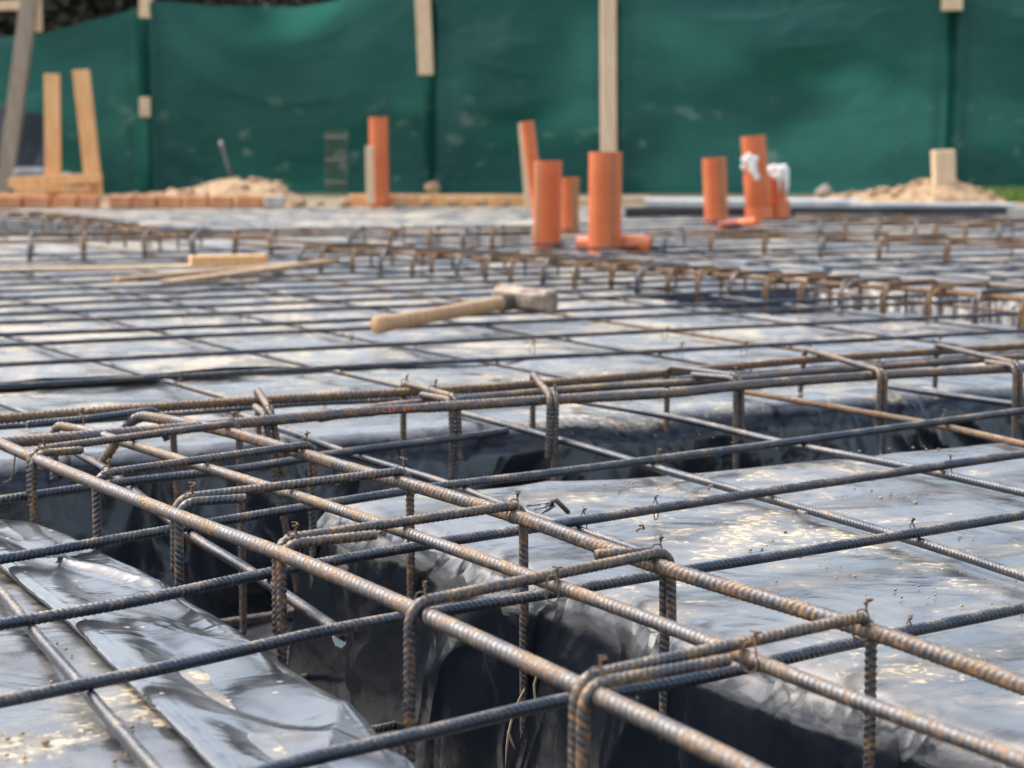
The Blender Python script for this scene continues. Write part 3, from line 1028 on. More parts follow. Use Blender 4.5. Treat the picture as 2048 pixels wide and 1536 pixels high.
Bs = [
    [(-90, 1085), (0, 1182), (68, 1264), (137, 1342), (219, 1436), (308, 1538), (400, 1640)],
    [(130, 890), (157, 907), (219, 943), (369, 1062), (496, 1140), (645, 1240), (690, 1270)],
    [(430, 812), (554, 856), (600, 871), (700, 908), (887, 966), (1010, 1012), (1160, 1062), (1249, 1092), (1330, 1122)],
    [(900, 820), (928, 828), (1010, 849), (1249, 917), (1348, 946), (1500, 987), (1758, 1060), (1912, 1107), (2048, 1152), (2250, 1215)],
    [(1150, 801), (1348, 835), (1580, 889), (1820, 934), (2048, 985), (2250, 1030)],
    [(1470, 779), (1492, 784), (1724, 824), (1881, 852), (2048, 889), (2250, 930)],
    [(1760, 768), (1782, 773), (2048, 811), (2250, 840)],
]
for i, px in enumerate(Bs):
    m = M_RUST if i == 5 else M_MESH
    o = bar('long_bar', wobble(pxpath(px, Z_B, 0.01), 0.001, 2.0), 0.0055, m, mat1, 0)
    if i == 5: o['label'] = 'orange rusted bar under the cross cage'
    if i == 0: o['label'] = 'bar lying loose on the plastic beside the folded flap'
dg_ = e3A * 0.7 + e3B * 0.7
dg2 = e3A * 0.7 - e3B * 0.7
for px, py in ((1818, 1263), (1166, 1040), (1824, 1062), (1895, 930), (1888, 838), (1316, 918), (1310, 1015)):
    tie(mat1, P(px, py, Z_L) - np.array([0, 0, 0.005]), 0.005, 0.005, dg2 if px % 2 else dg_, tail=0.012, m=M_WIRE)

# far mats
def dirv(vpx):
    d = np.array([vpx - CX, math.hypot(F_PX, CY - HORIZON), 0.0])
    return d / np.linalg.norm(d)
A_far = dirv(9500)
B_far = dirv(-1470)


def clip_to(p, d, a, b_):
    """where the line p + t d crosses the line a-b"""
    m_ = np.array([[d[0], -(b_[0] - a[0])], [d[1], -(b_[1] - a[1])]])
    t, _u = np.linalg.solve(m_, np.array([a[0] - p[0], a[1] - p[1]]))
    return t


mat2 = thing('rebar_mat', P(800, 680, 0), 'wide mat of dark bars in the middle distance, with the sledgehammer lying on it', 'rebar mat', 'rebar mats')
c5a, c5b = P(480, 489, 0), P(2048, 598, 0)
rows_px = [798, 753, 713, 690, 665, 647, 630, 614, 600]
rows = [P(0, y_) for y_ in rows_px]
while rows[-1][1] < 7.4:
    rows.append(rows[-1] + np.array([-0.02, 0.285 + rng.uniform(-0.03, 0.03), 0]))
for i, q in enumerate(rows):
    dirn = A_far + np.array([0, rng.uniform(-0.012, 0.012), 0])
    t1 = clip_to(q, dirn, c5a, c5b)
    if t1 < 0.1:
        continue
    t1 = min(t1 + 0.10, 6.0)
    p = spline([q + dirn * (-0.5), q + dirn * t1 * 0.5 + np.array([0, rng.uniform(-.012, .012), 0]), q + dirn * t1], 0.05)
    p[:, 2] = 0.024
    bar('cross_bar', wobble(p, 0.004, 1.0), 0.0050, M_MESH, mat2, 1 if i < 7 else 2)
bar('cross_bar', pxpath([(-100, 860), (0, 854), (300, 832), (600, 808), (835, 797), (1250, 766), (1621, 738), (2048, 705), (2200, 694)], 0.018, 0.02), 0.0050, M_MESH, mat2, 1)
sp = np.linalg.norm(P(577, 734)[:2] - P(239, 751)[:2])
b_start = P(239, 751)
qlap = 0.62
for k in range(-7, 16):
    q = b_start + A_far * sp * k * (1 + 0.0) + np.array([rng.uniform(-.02, .02), 0, 0])
    tmin = clip_to(q, B_far, P(0, 838), P(2048, 692)) - 0.16      # back to the cross cage
    tmax = clip_to(q, B_far, c5a, c5b) + 0.05
    if tmax < tmin + 0.15: continue
    tmax = min(tmax, tmin + 5.5)
    p = spline([q + B_far * tmin, q + B_far * (tmin + tmax) / 2 + np.array([rng.uniform(-.012, .012), 0, 0]), q + B_far * tmax], 0.05)
    p[:, 2] = 0.0125
    if p[:, 0].max() < -3.5: continue
    bar('long_bar', wobble(p, 0.004, 1.0), 0.0048, M_RUST if k in (4, 7, 8) else M_MESH, mat2, 1)
for px, py in ((358, 770), (700, 690), (478, 645), (1065, 700), (1330, 672), (372, 640), (1488, 702), (1360, 705)):
    tie(mat2, P(px, py, 0.022), 0.005, 0.005, dg2, tail=0.018)

mat3 = thing('rebar_mat', P(1500, 510, 0), 'blurred rebar mat beyond the hooked cage, behind the orange pipes and to their right', 'rebar mat', 'rebar mats')
c5c, c5d = P(430, 474, 0), P(2048, 577, 0)
y0_ = 5.9
for k in range(16):
    q = np.array([3.2, y0_ + 0.31 * k * (1 + 0.01 * k), 0])
    t0 = clip_to(q, A_far, c5c, c5d)
    a = q + A_far * max(t0, -5.0)
    c_ = q + A_far * 1.2
    if c_[0] - a[0] < 0.3: continue
    p = spline([a, (a + c_) / 2 + np.array([0, rng.uniform(-.02, .02), 0]), c_], 0.1); p[:, 2] = 0.026
    bar('cross_bar', wobble(p, 0.006), 0.0055, M_MESH if k % 4 else M_RUST, mat3, 2)
for k in range(14):
    q = P(900 + 110 * k, 500)
    t0 = clip_to(q, B_far, c5c, c5d)
    a = q + B_far * t0
    c_ = a + B_far * 3.4
    p = spline([a, c_], 0.1); p[:, 2] = 0.014
    bar('long_bar', wobble(p, 0.006), 0.0055, M_MESH, mat3, 2)

mat4 = thing('rebar_mat', P(150, 455, 0), 'blurred rebar mat at the far left, between the two far cages', 'rebar mat', 'rebar mats')
for k in range(7):
    a, c_ = P(-80, 436 + 6 * k, 0.02), P(min(120 + 75 * k, 480), 434.5 + 5.7 * k, 0.02)
    bar('cross_bar', wobble(spline([a, c_], 0.1), 0.006), 0.0055, M_MESH, mat4, 2)
for k in range(7):
    a, c_ = P(-60 + 75 * k, 478, 0.012), P(-140 + 62 * k, 445, 0.012)
    bar('long_bar', spline([a, c_], 0.1), 0.0055, M_MESH, mat4, 2)


def far_cage(label, front, back, stir, zc=0.07, drop=0.2, m=M_HOOK, r=0.0066):
    t = thing('rebar_cage', P(*front[len(front) // 2], -0.2), label, 'rebar cage', 'rebar cages')
    fp_, bp_ = pxpath(front, zc, 0.05), pxpath(back, zc, 0.05)
    for p in (fp_, bp_):
        bar('main_bar', wobble(p, 0.004), r, m, t, 1 if p[:, 1].min() < 6 else 2)
        pb = p.copy(); pb[:, 2] -= drop - 0.03
        bar('main_bar', pb, 0.006, M_STIR, t, 2)
    dirn = (fp_[-1] - fp_[0]); dirn /= np.linalg.norm(dirn)
    for i, (f_, b_) in enumerate(stir):
        jf = P(*f_, zc + 0.0125)
        jb = bp_[np.argmin(np.linalg.norm(bp_ - jf - e3A * 0.12, axis=1))] + np.array([0, 0, 0.0125])
        if b_ is not None: jb = P(*b_, zc + 0.0125)
        stirrup(t, jb, jf, 'R', 1 if i % 2 else -1, drop, dirn, r=0.0048, m=M_HOOK if i % 3 else M_STIR, lod=2 if jf[1] > 4 else 1, hl=0.09)
    return t


def on_line(pts, x):
    xs_ = [p[0] for p in pts]
    return float(np.interp(x, xs_, [p[1] for p in pts]))


sx = [600, 640, 705, 760, 825, 862, 915, 970, 1022, 1085, 1150, 1222, 1276, 1335, 1396, 1458, 1532, 1602, 1682, 1765, 1858, 1950, 2046]
cage3 = far_cage('long rebar cage with a row of orange hooks crossing in front of the orange pipes', C5F, C5B,
                 [((x, on_line(C5F, x) - 5), None) for x in sx], drop=0.26)
C4F = [(-120, 489), (0, 485), (300, 477), (600, 470), (900, 467), (1060, 465)]
C4B = [(-120, 473), (0, 470), (300, 464), (600, 459), (900, 456), (1060, 455)]
cage4 = far_cage('blurred low rebar cage crossing from the left edge to the orange pipes', C4F, C4B,
                 [((x, on_line(C4F, x) - 3), None) for x in (60, 165, 290, 385, 470, 540, 700, 780, 860, 925, 985)], drop=0.14)
C3F = [(-60, 424), (60, 433), (180, 447), (300, 465), (360, 473)]
C3B = [(-20, 420), (110, 430), (230, 444), (330, 461), (380, 468)]
cage5 = far_cage('blurred rebar cage with rusty hooks in the far left corner of the slab', C3F, C3B,
                 [((x, on_line(C3F, x) - 3), None) for x in (8, 48, 85, 115, 140, 165, 190, 215, 250, 285, 320)], drop=0.12)
C6F = [(1590, 441), (1700, 444), (1900, 449), (2048, 454), (2200, 459)]
C6B = [(1590, 430), (1700, 432), (1900, 436), (2048, 440), (2200, 444)]
cage6 = far_cage('blurred tan rebar cage beneath the black edge strip', C6F, C6B,
                 [((x, on_line(C6F, x) - 2), None) for x in (1640, 1690, 1755, 1830, 1870, 1930, 2000)], drop=0.12)
C7F = [(1290, 472), (1500, 473), (1700, 479), (1900, 486), (2048, 491), (2200, 497)]
C7B = [(1290, 463), (1500, 464), (1700, 469), (1900, 476), (2048, 481), (2200, 487)]
cage7 = far_cage('blurred tan rebar cage running right from the foot of the orange pipes', C7F, C7B,
                 [((x, on_line(C7F, x) - 2), None) for x in (1330, 1420, 1530, 1640, 1760, 1890)], drop=0.10)

# ------------------------------------------------------------------ sledgehammer
hb, he = P(752, 650, 0.050), P(1003, 606, 0.062)
ham = thing('sledgehammer', P(900, 640, 0.03), 'sledgehammer with short wooden handle lying on the bars of the middle mat', 'sledgehammer')
d, s_, u_ = frame_from(he - hb)
Lh = np.linalg.norm(he - hb)
mbh = MB()
def loft(mb, c0, axis, s1, s2, rings, seg=20, cap=True):
    base_ = mb.n
    vs = []
    for (t, ra, rb) in rings:
        for k in range(seg):
            th = 2 * math.pi * k / seg
            vs.append(c0 + axis * t + s1 * ra * math.cos(th) + s2 * rb * math.sin(th))
    fs = []
    for i in range(len(rings) - 1):
        for k in range(seg):
            k2 = (k + 1) % seg
            fs.append((i * seg + k, i * seg + k2, (i + 1) * seg + k2, (i + 1) * seg + k))
    if cap:
        fs.append(tuple(range(seg))[::-1])
        fs.append(tuple((len(rings) - 1) * seg + k for k in range(seg)))
    mb.add(vs, fs)
loft(mbh, hb, d, s_, u_, [(0, .017, .0195), (0.004, .0195, .0215), (0.03, .0195, .0215), (0.07, .017, .019), (Lh * .5, .0165, .0180), (Lh * .85, .0170, .0185), (Lh, .0165, .0180), (Lh + 0.05, .015, .016)])
obj('handle', np.concatenate(mbh.v), mbh.f, M_HANDLE, ham, True)
mbs = MB()
loft(mbs, hb + d * (Lh - 0.005), d, s_, u_, [(0, .0185, .020), (0.004, .021, .0225), (0.055, .0215, .023), (0.06, .0195, .021)])
obj('collar', np.concatenate(mbs.v), mbs.f, M_RUBBER, ham, True)
# the head: an eight-sided block with battered faces
hc = PY(1050, 598, (hb + d * (Lh + 0.05))[1])
hax = np.array([0.78, -0.62, -0.05]); hax -= d * (hax @ d) * 0.55; hax /= np.linalg.norm(hax)
hs2 = np.cross(hax, np.array([0, 0, 1.0])); hs2 /= np.linalg.norm(hs2)
hs3 = np.cross(hs2, hax)
mbk = MB()
vs = []
rings = [(-0.076, 0.80), (-0.071, 0.97), (-0.05, 1.0), (-0.022, 0.97), (0.022, 0.97), (0.05, 1.0), (0.071, 0.97), (0.076, 0.80)]
oct_ = [(1, .55), (.55, 1), (-.55, 1), (-1, .55), (-1, -.55), (-.55, -1), (.55, -1), (1, -.55)]
for t, k in rings:
    for a, b_ in oct_:
        w_ = 1 + 0.03 * rng.uniform(-1, 1)
        vs.append(hc + hax * t * 1.12 + hs2 * a * .034 * k * w_ + hs3 * b_ * .030 * k * w_)
fs = [(i * 8 + k, i * 8 + (k + 1) % 8, (i + 1) * 8 + (k + 1) % 8, (i + 1) * 8 + k) for i in range(7) for k in range(8)]
fs += [tuple(range(8))[::-1], tuple(56 + k for k in range(8))]
mbk.add(vs, fs)
hd_ = obj('head', np.concatenate(mbk.v), mbk.f, M_HEAD, ham, False)
bv = hd_.modifiers.new('worn', 'BEVEL'); bv.width = 0.002; bv.segments = 2


# ------------------------------------------------------------------ drain pipes
def pipe(base_px, top_px, width_px, label, socket=None, stripe=None, elbow=None, lean_base=None, name='drain_pipe', z0=0.0):
    bp = P(*base_px, z0)
    tp = PY(top_px[0], top_px[1], bp[1] + (0 if lean_base is None else lean_base))
    r = width_px / 2 / F_PX * bp[1]
    t = thing(name, bp, label, 'drain pipe', 'orange drain pipes')
    ax = tp - bp; L = np.linalg.norm(ax); d, s1, s2 = frame_from(ax, (0, 1, 0))
    mb = MB()
    loft(mb, bp - d * 0.04, d, s1, s2, [(0, r, r), (L + 0.04, r, r), (L + 0.04, r * .93, r * .93), (L - 0.25, r * .93, r * .93)], 32, True)
    obj('tube', np.concatenate(mb.v), mb.f, M_PIPE, t, True).data.set_sharp_from_angle(angle=math.radians(40))
    if socket:
        for (a, b_, k) in socket:
            ms = MB()
            loft(ms, bp + d * a, d, s1, s2, [(0, r * 1.005, r * 1.005), (0.008, r * k, r * k), (b_ - a - 0.012, r * k, r * k), (b_ - a, r * (k - .03), r * (k - .03)), (b_ - a, r * 1.0, r * 1.0)], 32, False)
            obj('socket', np.concatenate(ms.v), ms.f, M_PIPE, t, True).data.set_sharp_from_angle(angle=math.radians(40))
    if stripe is not None:
        a0, wd = stripe                # where round the pipe the printed line runs (-1 left edge, 1 right edge)
        v_, f_ = [], []
        ang0 = math.asin(a0)
        side = np.array([1.0, 0, 0]); side -= d * (side @ d); side /= np.linalg.norm(side)
        fr = np.cross(side, d); fr = fr if fr[1] < 0 else -fr
        for i, tt_ in enumerate(np.linspace(0.02, L - 0.01, 2)):
            for j in range(5):
                an = ang0 + (j / 4 - .5) * wd
                v_.append(bp + d * tt_ + (side * math.sin(an) + fr * math.cos(an)) * (r + 0.0012))
        f_ = [(j, j + 1, 6 + j, 5 + j) for j in range(4)]
        obj('printed_line', v_, f_, M_STRIPE, t, True)
    return t, bp, tp, r


def elbow_part(t, pts, r, name='branch', m=None):
    v_, f_, _ = sweep(spline(pts, 0.02), r, 0.02, 24)
    o = obj(name, v_, f_, m or M_PIPE, t, True)
    o.data.set_sharp_from_angle(angle=math.radians(50))
    return o


pipe((759, 411), (757, 234), 38, 'tall orange drain pipe standing alone by the timber kerb, left of the others', socket=[(0.0, 0.06, 1.12)])
t, bp, tp, r = pipe((1094, 498), (1096, 322), 56, 'orange drain pipe with a pale line, left one of the two thickest pipes', stripe=(-0.72, 0.28))
pipe((1086, 482), (1054, 242), 27, 'thin orange pipe leaning left behind the thick pipes, with a flared top', socket=[(0.60, 0.66, 1.22)] if False else None, name='drain_pipe')
pipe((1139, 468), (1138, 355), 39, 'short orange drain pipe half hidden between the two thickest pipes', stripe=(0.55, 0.5))
t, bp, tp, r = pipe((1209, 506), (1211, 304), 66, 'thickest orange drain pipe nearest to the viewer, tall post behind it', stripe=(0.42, 0.16))
t2 = thing('drain_pipe', P(1200, 490, 0), 'orange pipe lying flat behind the thickest upright pipe, its pale elbow end pointing right', 'drain pipe', 'orange drain pipes')
elbow_part(t2, [P(1160, 487, 0.035), P(1190, 488, 0.035), P(1245, 489, 0.035)], 0.033, 'tube')
elbow_part(t2, [P(1245, 488, 0.035), P(1275, 488, 0.037), P(1301, 492, 0.03)], 0.040, 'elbow')
pipe((1433, 446), (1428, 316), 47, 'orange drain pipe at the left of the right hand pipe group, plain and upright', stripe=(0.45, 0.3))
t, bp, tp, r = pipe((1519, 440), (1506, 272), 49, 'tallest orange pipe of the right hand group with pale foam on its side', socket=[(0.0, 0.07, 1.13), (0.0, 0.24, 1.06)])
# foam smear
fm = MB()
for k in range(16):
    an = rng.uniform(-1.2, -0.05); hh = 0.30 + rng.uniform(-.05, .05) - 0.03 * abs(an + .6)
    c_ = bp + (tp - bp) * (hh / np.linalg.norm(tp - bp)) + np.array([math.sin(an) * r * 1.02, -math.cos(an) * r * 1.02, 0])
    loft(fm, c_ - np.array([0, 0, .02]), np.array([0, 0, 1.]), np.array([1., 0, 0]), np.array([0, 1., 0]), [(0, .004, .004), (.012, .018, .010), (.028, .018, .010), (.04, .004, .004)], 8)
obj('foam_smear', np.concatenate(fm.v), fm.f, M_FOAM, t, True)
elbow_part(t, [P(1440, 452, 0.02), P(1480, 447, 0.03), P(1515, 443, 0.05)], 0.022, 'branch')
t, bp, tp, r = pipe((1556, 438), (1552, 352), 38, 'short thin orange pipe topped with white foam, right of the tallest pipe', socket=[(0.0, 0.10, 1.35)])
fm = MB()
for k in range(26):
    c_ = tp + np.array([rng.uniform(-.035, .042), rng.uniform(-.03, .03), rng.uniform(-.025, .04)])
    q = rng.uniform(.018, .028)
    loft(fm, c_ - np.array([0, 0, q]), np.array([0, 0, 1.]), np.array([1., 0, 0]), np.array([0, 1., 0]), [(0, q * .3, q * .3), (q * .4, q * .85, q * .85), (q, q, q), (q * 1.6, q * .85, q * .85), (q * 2, q * .3, q * .3)], 10)
for k in range(5):
    an = rng.uniform(-.9, 1.3)
    c_ = bp + np.array([math.sin(an) * r, -math.cos(an) * r, 0])
    loft(fm, c_ + np.array([0, 0, 0.12 + .05 * rng.random()]), np.array([0, 0, 1.]), np.array([1., 0, 0]), np.array([0, 1., 0]), [(0, .003, .003), (.05, .009, .006), (.14, .008, .006)], 8)
obj('foam', np.concatenate(fm.v), fm.f, M_FOAM, t, True)


# ------------------------------------------------------------------ timber
def plank(mb, a, b_, w, th, up=(0, 0, 1), bev=0.003):
    a, b_ = np.asarray(a, float), np.asarray(b_, float)
    d, s1, s2 = frame_from(b_ - a, up)
    L = np.linalg.norm(b_ - a)
    rot = np.stack([s1, s2, d], 1)
    mb.box((a + b_) / 2, (w, th, L), rot, bev)


def timber(name, a, b_, w, th, m, label, cat='timber', up=(0, 1, 0), group=None):
    mb = MB()
    plank(mb, a, b_, w, th, up)
    # grain runs along local z in the material; keep the object's own axes upright
    o = mb.build(name, m, None, False)
    return tag(o, label, cat, group)


FY = 15.5
def px2m(w, Y): return w / F_PX * Y


yb = 14.2
timber('timber_post', PY(1218, 410, 11.5), PY(1216, -60, 11.5), px2m(31, 11.5), 0.07, M_WOODPALE, 'tall pale timber post rising behind the thickest orange pipe', 'post')
timber('timber_stake', PY(1060, 420, 10.2), PY(1046, 246, 10.2), px2m(19, 10.2), 0.04, M_WOODPALE, 'pale wooden stake leaning beside the thin slanting pipe', 'stake')
timber('timber_stake', PY(741, 408, 12.6), PY(739, 292, 12.6), px2m(16, 12.6), 0.04, M_WOODPALE, 'short pale stake just left of the lone orange pipe', 'stake')
timber('timber_beam', PY(8, 388, 14.6), PY(64, -40, 14.6), px2m(30, 14.6), 0.09, M_WOODGREY, 'long weathered timber leaning at the left edge before the net', 'timber beam')
timber('timber_beam', PY(-60, 13, 14.9), PY(74, 9, 14.9), 0.07, 0.06, M_WOODPALE, 'pale horizontal timber at the top left corner', 'timber beam')
timber('timber_beam', PY(72, -30, 14.7), PY(75, 64, 14.7), px2m(18, 14.7), 0.05, M_WOODPALE, 'short pale upright beside the leaning weathered timber', 'timber beam')
# batter board of fresh timber
yb = 13.2
bb = thing('batter_board', PY(140, 392, yb), 'fresh orange timber frame of two uprights and a low rail at the left', 'timber frame')
mb = MB(); plank(mb, PY(107, 392, yb), PY(104, 148, yb), px2m(29, yb), 0.05, (0, 1, 0)); mb.build('stake', M_WOOD, bb)
mb = MB(); plank(mb, PY(190, 395, yb), PY(162, 140, yb), px2m(32, yb), 0.05, (0, 1, 0)); mb.build('stake', M_WOOD, bb)
mb = MB(); plank(mb, PY(18, 366, yb - .06), PY(203, 355, yb - .06), px2m(20, yb), 0.045, (0, 1, 0)); mb.build('rail', M_WOOD, bb)
mb = MB(); plank(mb, PY(30, 380, yb - .1), PY(180, 378, yb - .1), px2m(10, yb), 0.05, (0, 1, 0)); mb.build('sole_plank', M_WOOD, bb)
# kerb timbers, loose boards
timber('kerb_plank', P(-140, 397, 0.035), P(197, 395, 0.035), 0.055, 0.06, M_WOOD, 'tan timber plank capping the brick kerb at the far left', 'plank', (0, 0, 1))
timber('kerb_plank', P(700, 400, 0.03), P(1060, 402, 0.03), 0.06, 0.07, M_WOOD, 'long tan timber plank lying behind the lone orange pipe', 'plank', (0, 0, 1))
timber('kerb_plank', P(1140, 404, 0.03), P(1296, 400, 0.03), 0.05, 0.05, M_WOODPALE, 'pale plank end showing at the right of the thickest pipe', 'plank', (0, 0, 1))
timber('wood_block', P(380, 524, 0.045), P(532, 521, 0.045), 0.05, 0.042, M_WOOD, 'bright fresh sawn batten lying on the far bars at the left', 'batten', (0, 0, 1))
timber('wood_lath', P(335, 566, 0.03), P(668, 522, 0.03), 0.05, 0.018, M_LATH, 'weathered lath lying slantwise on the mat, nearest of three', 'lath', (0, 0, 1))
timber('wood_lath', P(230, 560, 0.03), P(620, 528, 0.03), 0.045, 0.018, M_LATH, 'weathered lath lying slantwise on the mat, middle of three', 'lath', (0, 0, 1))
timber('wood_lath', P(-60, 541, 0.03), P(430, 532, 0.03), 0.04, 0.014, M_WOODPALE, 'weathered lath reaching the left edge, farthest of three', 'lath', (0, 0, 1))

# bricks of the far kerb
bx = [(-70, -8), (-5, 48), (52, 104), (110, 158), (162, 200), (222, 268), (272, 316), (318, 368), (372, 420), (424, 470), (476, 528), (532, 572)]
bl_ = ['farthest left', 'second from the left edge', 'third from the left edge', 'under the timber frame', 'just right of the timber frame', 'left of the soil heap', 'under the left end of the soil heap',
       'under the heap, deep orange', 'under the middle of the heap', 'under the right half of the heap', 'reddest one right of the heap', 'pale worn brick ending the row in the far kerb']
for i, (a, b_) in enumerate(bx):
    yb = P((a + b_) / 2, 416, 0)[1] + 0.05
    pa_, pb2 = PY(a, 409, yb), PY(b_ - 3, 409, yb)
    mb = MB()
    mb.box(((pa_[0] + pb2[0]) / 2, yb, 0.036), (pb2[0] - pa_[0], 0.11, 0.074), None, 0.006)
    tag(mb.build('clay_brick', M_BRICK if i != 11 else M_STONE), ('orange clay brick in the far kerb, ' if i != 11 else '') + bl_[i], 'brick', 'bricks of the far kerb')
cob = [(600, 'left of the lone pipe, first'), (640, 'left of the lone pipe, darker'), (690, 'closest on the left of the lone pipe'), (800, 'right of the lone pipe, roundest'), (848, 'right of the lone pipe, second'), (905, 'under the long plank'), (960, 'under the plank, smaller'), (1010, 'near the leaning stake')]


def rock(mb, c, r, sq=0.7, seed=0):
    n1, n2 = 8, 12
    vs = []
    for i in range(n1 + 1):
        ph = math.pi * i / n1
        for j in range(n2):
            th = 2 * math.pi * j / n2
            d_ = np.array([math.sin(ph) * math.cos(th), math.sin(ph) * math.sin(th), math.cos(ph)])
            k = 1 + 0.35 * float(vnoise(d_[0] * 1.6 + seed, d_[1] * 1.6, d_[2] * 1.6)) + 0.12 * float(vnoise(d_[0] * 4 + seed, d_[1] * 4, d_[2] * 4))
            vs.append(np.asarray(c) + d_ * r * k * np.array([1, 1, sq]))
    fs = [(i * n2 + j, (i + 1) * n2 + j, (i + 1) * n2 + (j + 1) % n2, i * n2 + (j + 1) % n2) for i in range(n1) for j in range(n2)]
    mb.add(vs, fs)


for i, (x, w_) in enumerate(cob):
    mb = MB(); q = P(x, 412, 0)
    rock(mb, q + np.array([0, 0.05, 0.016]), 0.030 + 0.014 * rng.random(), 0.7, i * 3.1)
    tag(mb.build('cobble', M_SOIL, None, True), 'pale round stone in the far kerb, ' + w_, 'stone', 'stones of the far kerb')


def heap(name, x0, x1, yb, prof, m, label, cat='heap'):
    """a heap of loose soil: a lumpy mound with clods on it"""
    cx0, cx1 = PY(x0, 380, yb)[0], PY(x1, 380, yb)[0]
    nu, nv = 90, 40
    U, Vv = np.meshgrid(np.linspace(0, 1, nu), np.linspace(-1, 1, nv), indexing='ij')
    hx = np.interp(U, [p[0] for p in prof], [p[1] for p in prof])
    xx = cx0 + (cx1 - cx0) * U
    yy = yb + Vv * 0.55
    zz = hx * (1 - Vv ** 2) ** 0.8 * (1 + 0.22 * fbm(xx * 5, yy * 5, 3.0, 4)) + 0.025 * fbm(xx * 14, yy * 14, 1.0, 3) - 0.012
    zz = np.where((np.abs(Vv) > .98) | (U < .01) | (U > .99), -0.02, zz)
    o = obj(name, np.stack([xx, yy, zz], -1), grid_faces(nu, nv), m, None, True)
    tag(o, label, cat)
    mb = MB()
    for k in range(46):
        u = rng.uniform(.05, .95); vq = rng.uniform(-.8, .3)
        h = float(np.interp(u, [p[0] for p in prof], [p[1] for p in prof])) * (1 - vq ** 2) ** .8
        rock(mb, (cx0 + (cx1 - cx0) * u, yb + vq * .55, h), rng.uniform(.01, .034), .75, k * 1.7 + x0)
    mb.build('soil_clods', m, o, True)['kind'] = 'stuff'
    return o


heap('soil_heap', 205, 600, 13.4, [(0, .03), (.2, .045), (.45, .09), (.58, .14), (.66, .16), (.78, .14), (.88, .12), (1, .02)], M_SOIL, 'tan heap of loose soil and clods at the left before the net', 'soil heap')
heap('soil_heap', 1640, 1985, 14.0, [(0, .02), (.2, .05), (.4, .07), (.6, .12), (.72, .155), (.85, .10), (1, .03)], M_SOIL, 'tan heap of soil around the short post at the right', 'soil heap')
mb = MB(); q = PY(1648, 380, 14.0); rock(mb, (q[0], 14.0, .05), .055, 1.0, 4.4)
tag(mb.build('stone', M_WOODGREY, None, True), 'brown stone at the left end of the right hand soil heap', 'stone')
mb = MB(); q = PY(866, 372, 14.8); rock(mb, (q[0], 14.8, .05), .055, .9, 8.4)
tag(mb.build('stone', M_SOIL, None, True), 'pale stone at the foot of the net, right of the lone pipe', 'stone')
timber('timber_post', PY(1888, 385, 13.75), PY(1886, 300, 13.75), px2m(41, 13.75), 0.12, M_WOODPALE, 'short pale post stump standing in the right hand soil heap', 'post')
# concrete lumps at the left
mb = MB(); q = PY(66, 352, 14.4); mb.box((q[0], 14.4, .10), (.24, .2, .22), None, .02)
tag(mb.build('concrete_block', M_CONC), 'grey concrete block behind the timber frame at the left', 'concrete block')
mb = MB(); q = PY(135, 348, 14.5); rock(mb, (q[0], 14.5, .12), .06, .9, 2.2)
tag(mb.build('stone', M_CONC, None, True), 'small grey stone between the two uprights of the timber frame', 'stone')
# added near black sheet standing for the dark gap behind the leaning timber
tx0, tx1 = PY(-60, 300, 15.2)[0], PY(104, 300, 15.2)[0]
U, Vv = np.meshgrid(np.linspace(0, 1, 40), np.linspace(0, 1, 30), indexing='ij')
xx = tx0 + (tx1 - tx0) * U
zz = Vv * (0.74 - 0.16 * U + .05 * vnoise(U * 5, 2.0))
yy = 15.25 - 0.25 * (1 - Vv) + .05 * fbm(xx * 4, zz * 2, 1., 3)
tp_ = obj('dark_gap_sheet', np.stack([xx, yy, zz], -1), grid_faces(40, 30), M_DARKGAP)
tag(tp_, 'near black sheet filling the dark gap behind the leaning weathered timber', 'dark_gap_sheet')
sm = tp_.modifiers.new('thickness', 'SOLIDIFY'); sm.thickness = 0.004

# starter bars before the net
stt = thing('starter_bars', PY(672, 392, 13.6), 'thin upright cage of rusty starter bars left of the lone orange pipe', 'starter bars')
for x in (652, 664, 676, 690):
    bar('upright_bar', spline([PY(x, 395, 13.6 + (x % 3) * .05), PY(x + 2, 262, 13.6 + (x % 3) * .05)], .05), 0.0035, M_RUST, stt, 2)
for y in (275, 320, 365):
    bar('stirrup', fillet([PY(651, y, 13.58), PY(692, y, 13.58), PY(692, y - 1, 13.72), PY(651, y - 1, 13.72), PY(651, y, 13.59)], .01), 0.004, M_RUST, stt, 2)
rod = obj('steel_rod', *sweep(spline([PY(462, 352, 13.4), PY(441, 282, 13.5)], .05), 0.014, .05, 8)[:2], M_STIR)
tag(rod, 'thin grey rod leaning out of the left soil heap', 'rod')

# far edge strips
mb = MB(); plank(mb, P(1250, 424, 0.03), P(2010, 422, 0.03), 0.09, 0.05, (0, 0, 1)); 
tag(mb.build('edge_strip', M_BLACKPIPE), 'long black rolled edge of sheet at the far right', 'edge strip')
mb = MB(); plank(mb, P(1290, 404, 0.02), P(1720, 406, 0.02), 0.30, 0.04, (0, 0, 1))
tag(mb.build('pale_board', M_PALESHEET), 'pale grey board lying behind the right hand pipes', 'board')
mb = MB(); plank(mb, P(1700, 410, 0.02), P(2030, 412, 0.02), 0.12, 0.03, (0, 0, 1))
tag(mb.build('pale_board', M_PALESHEET), 'narrow pale board before the right hand soil heap', 'board')

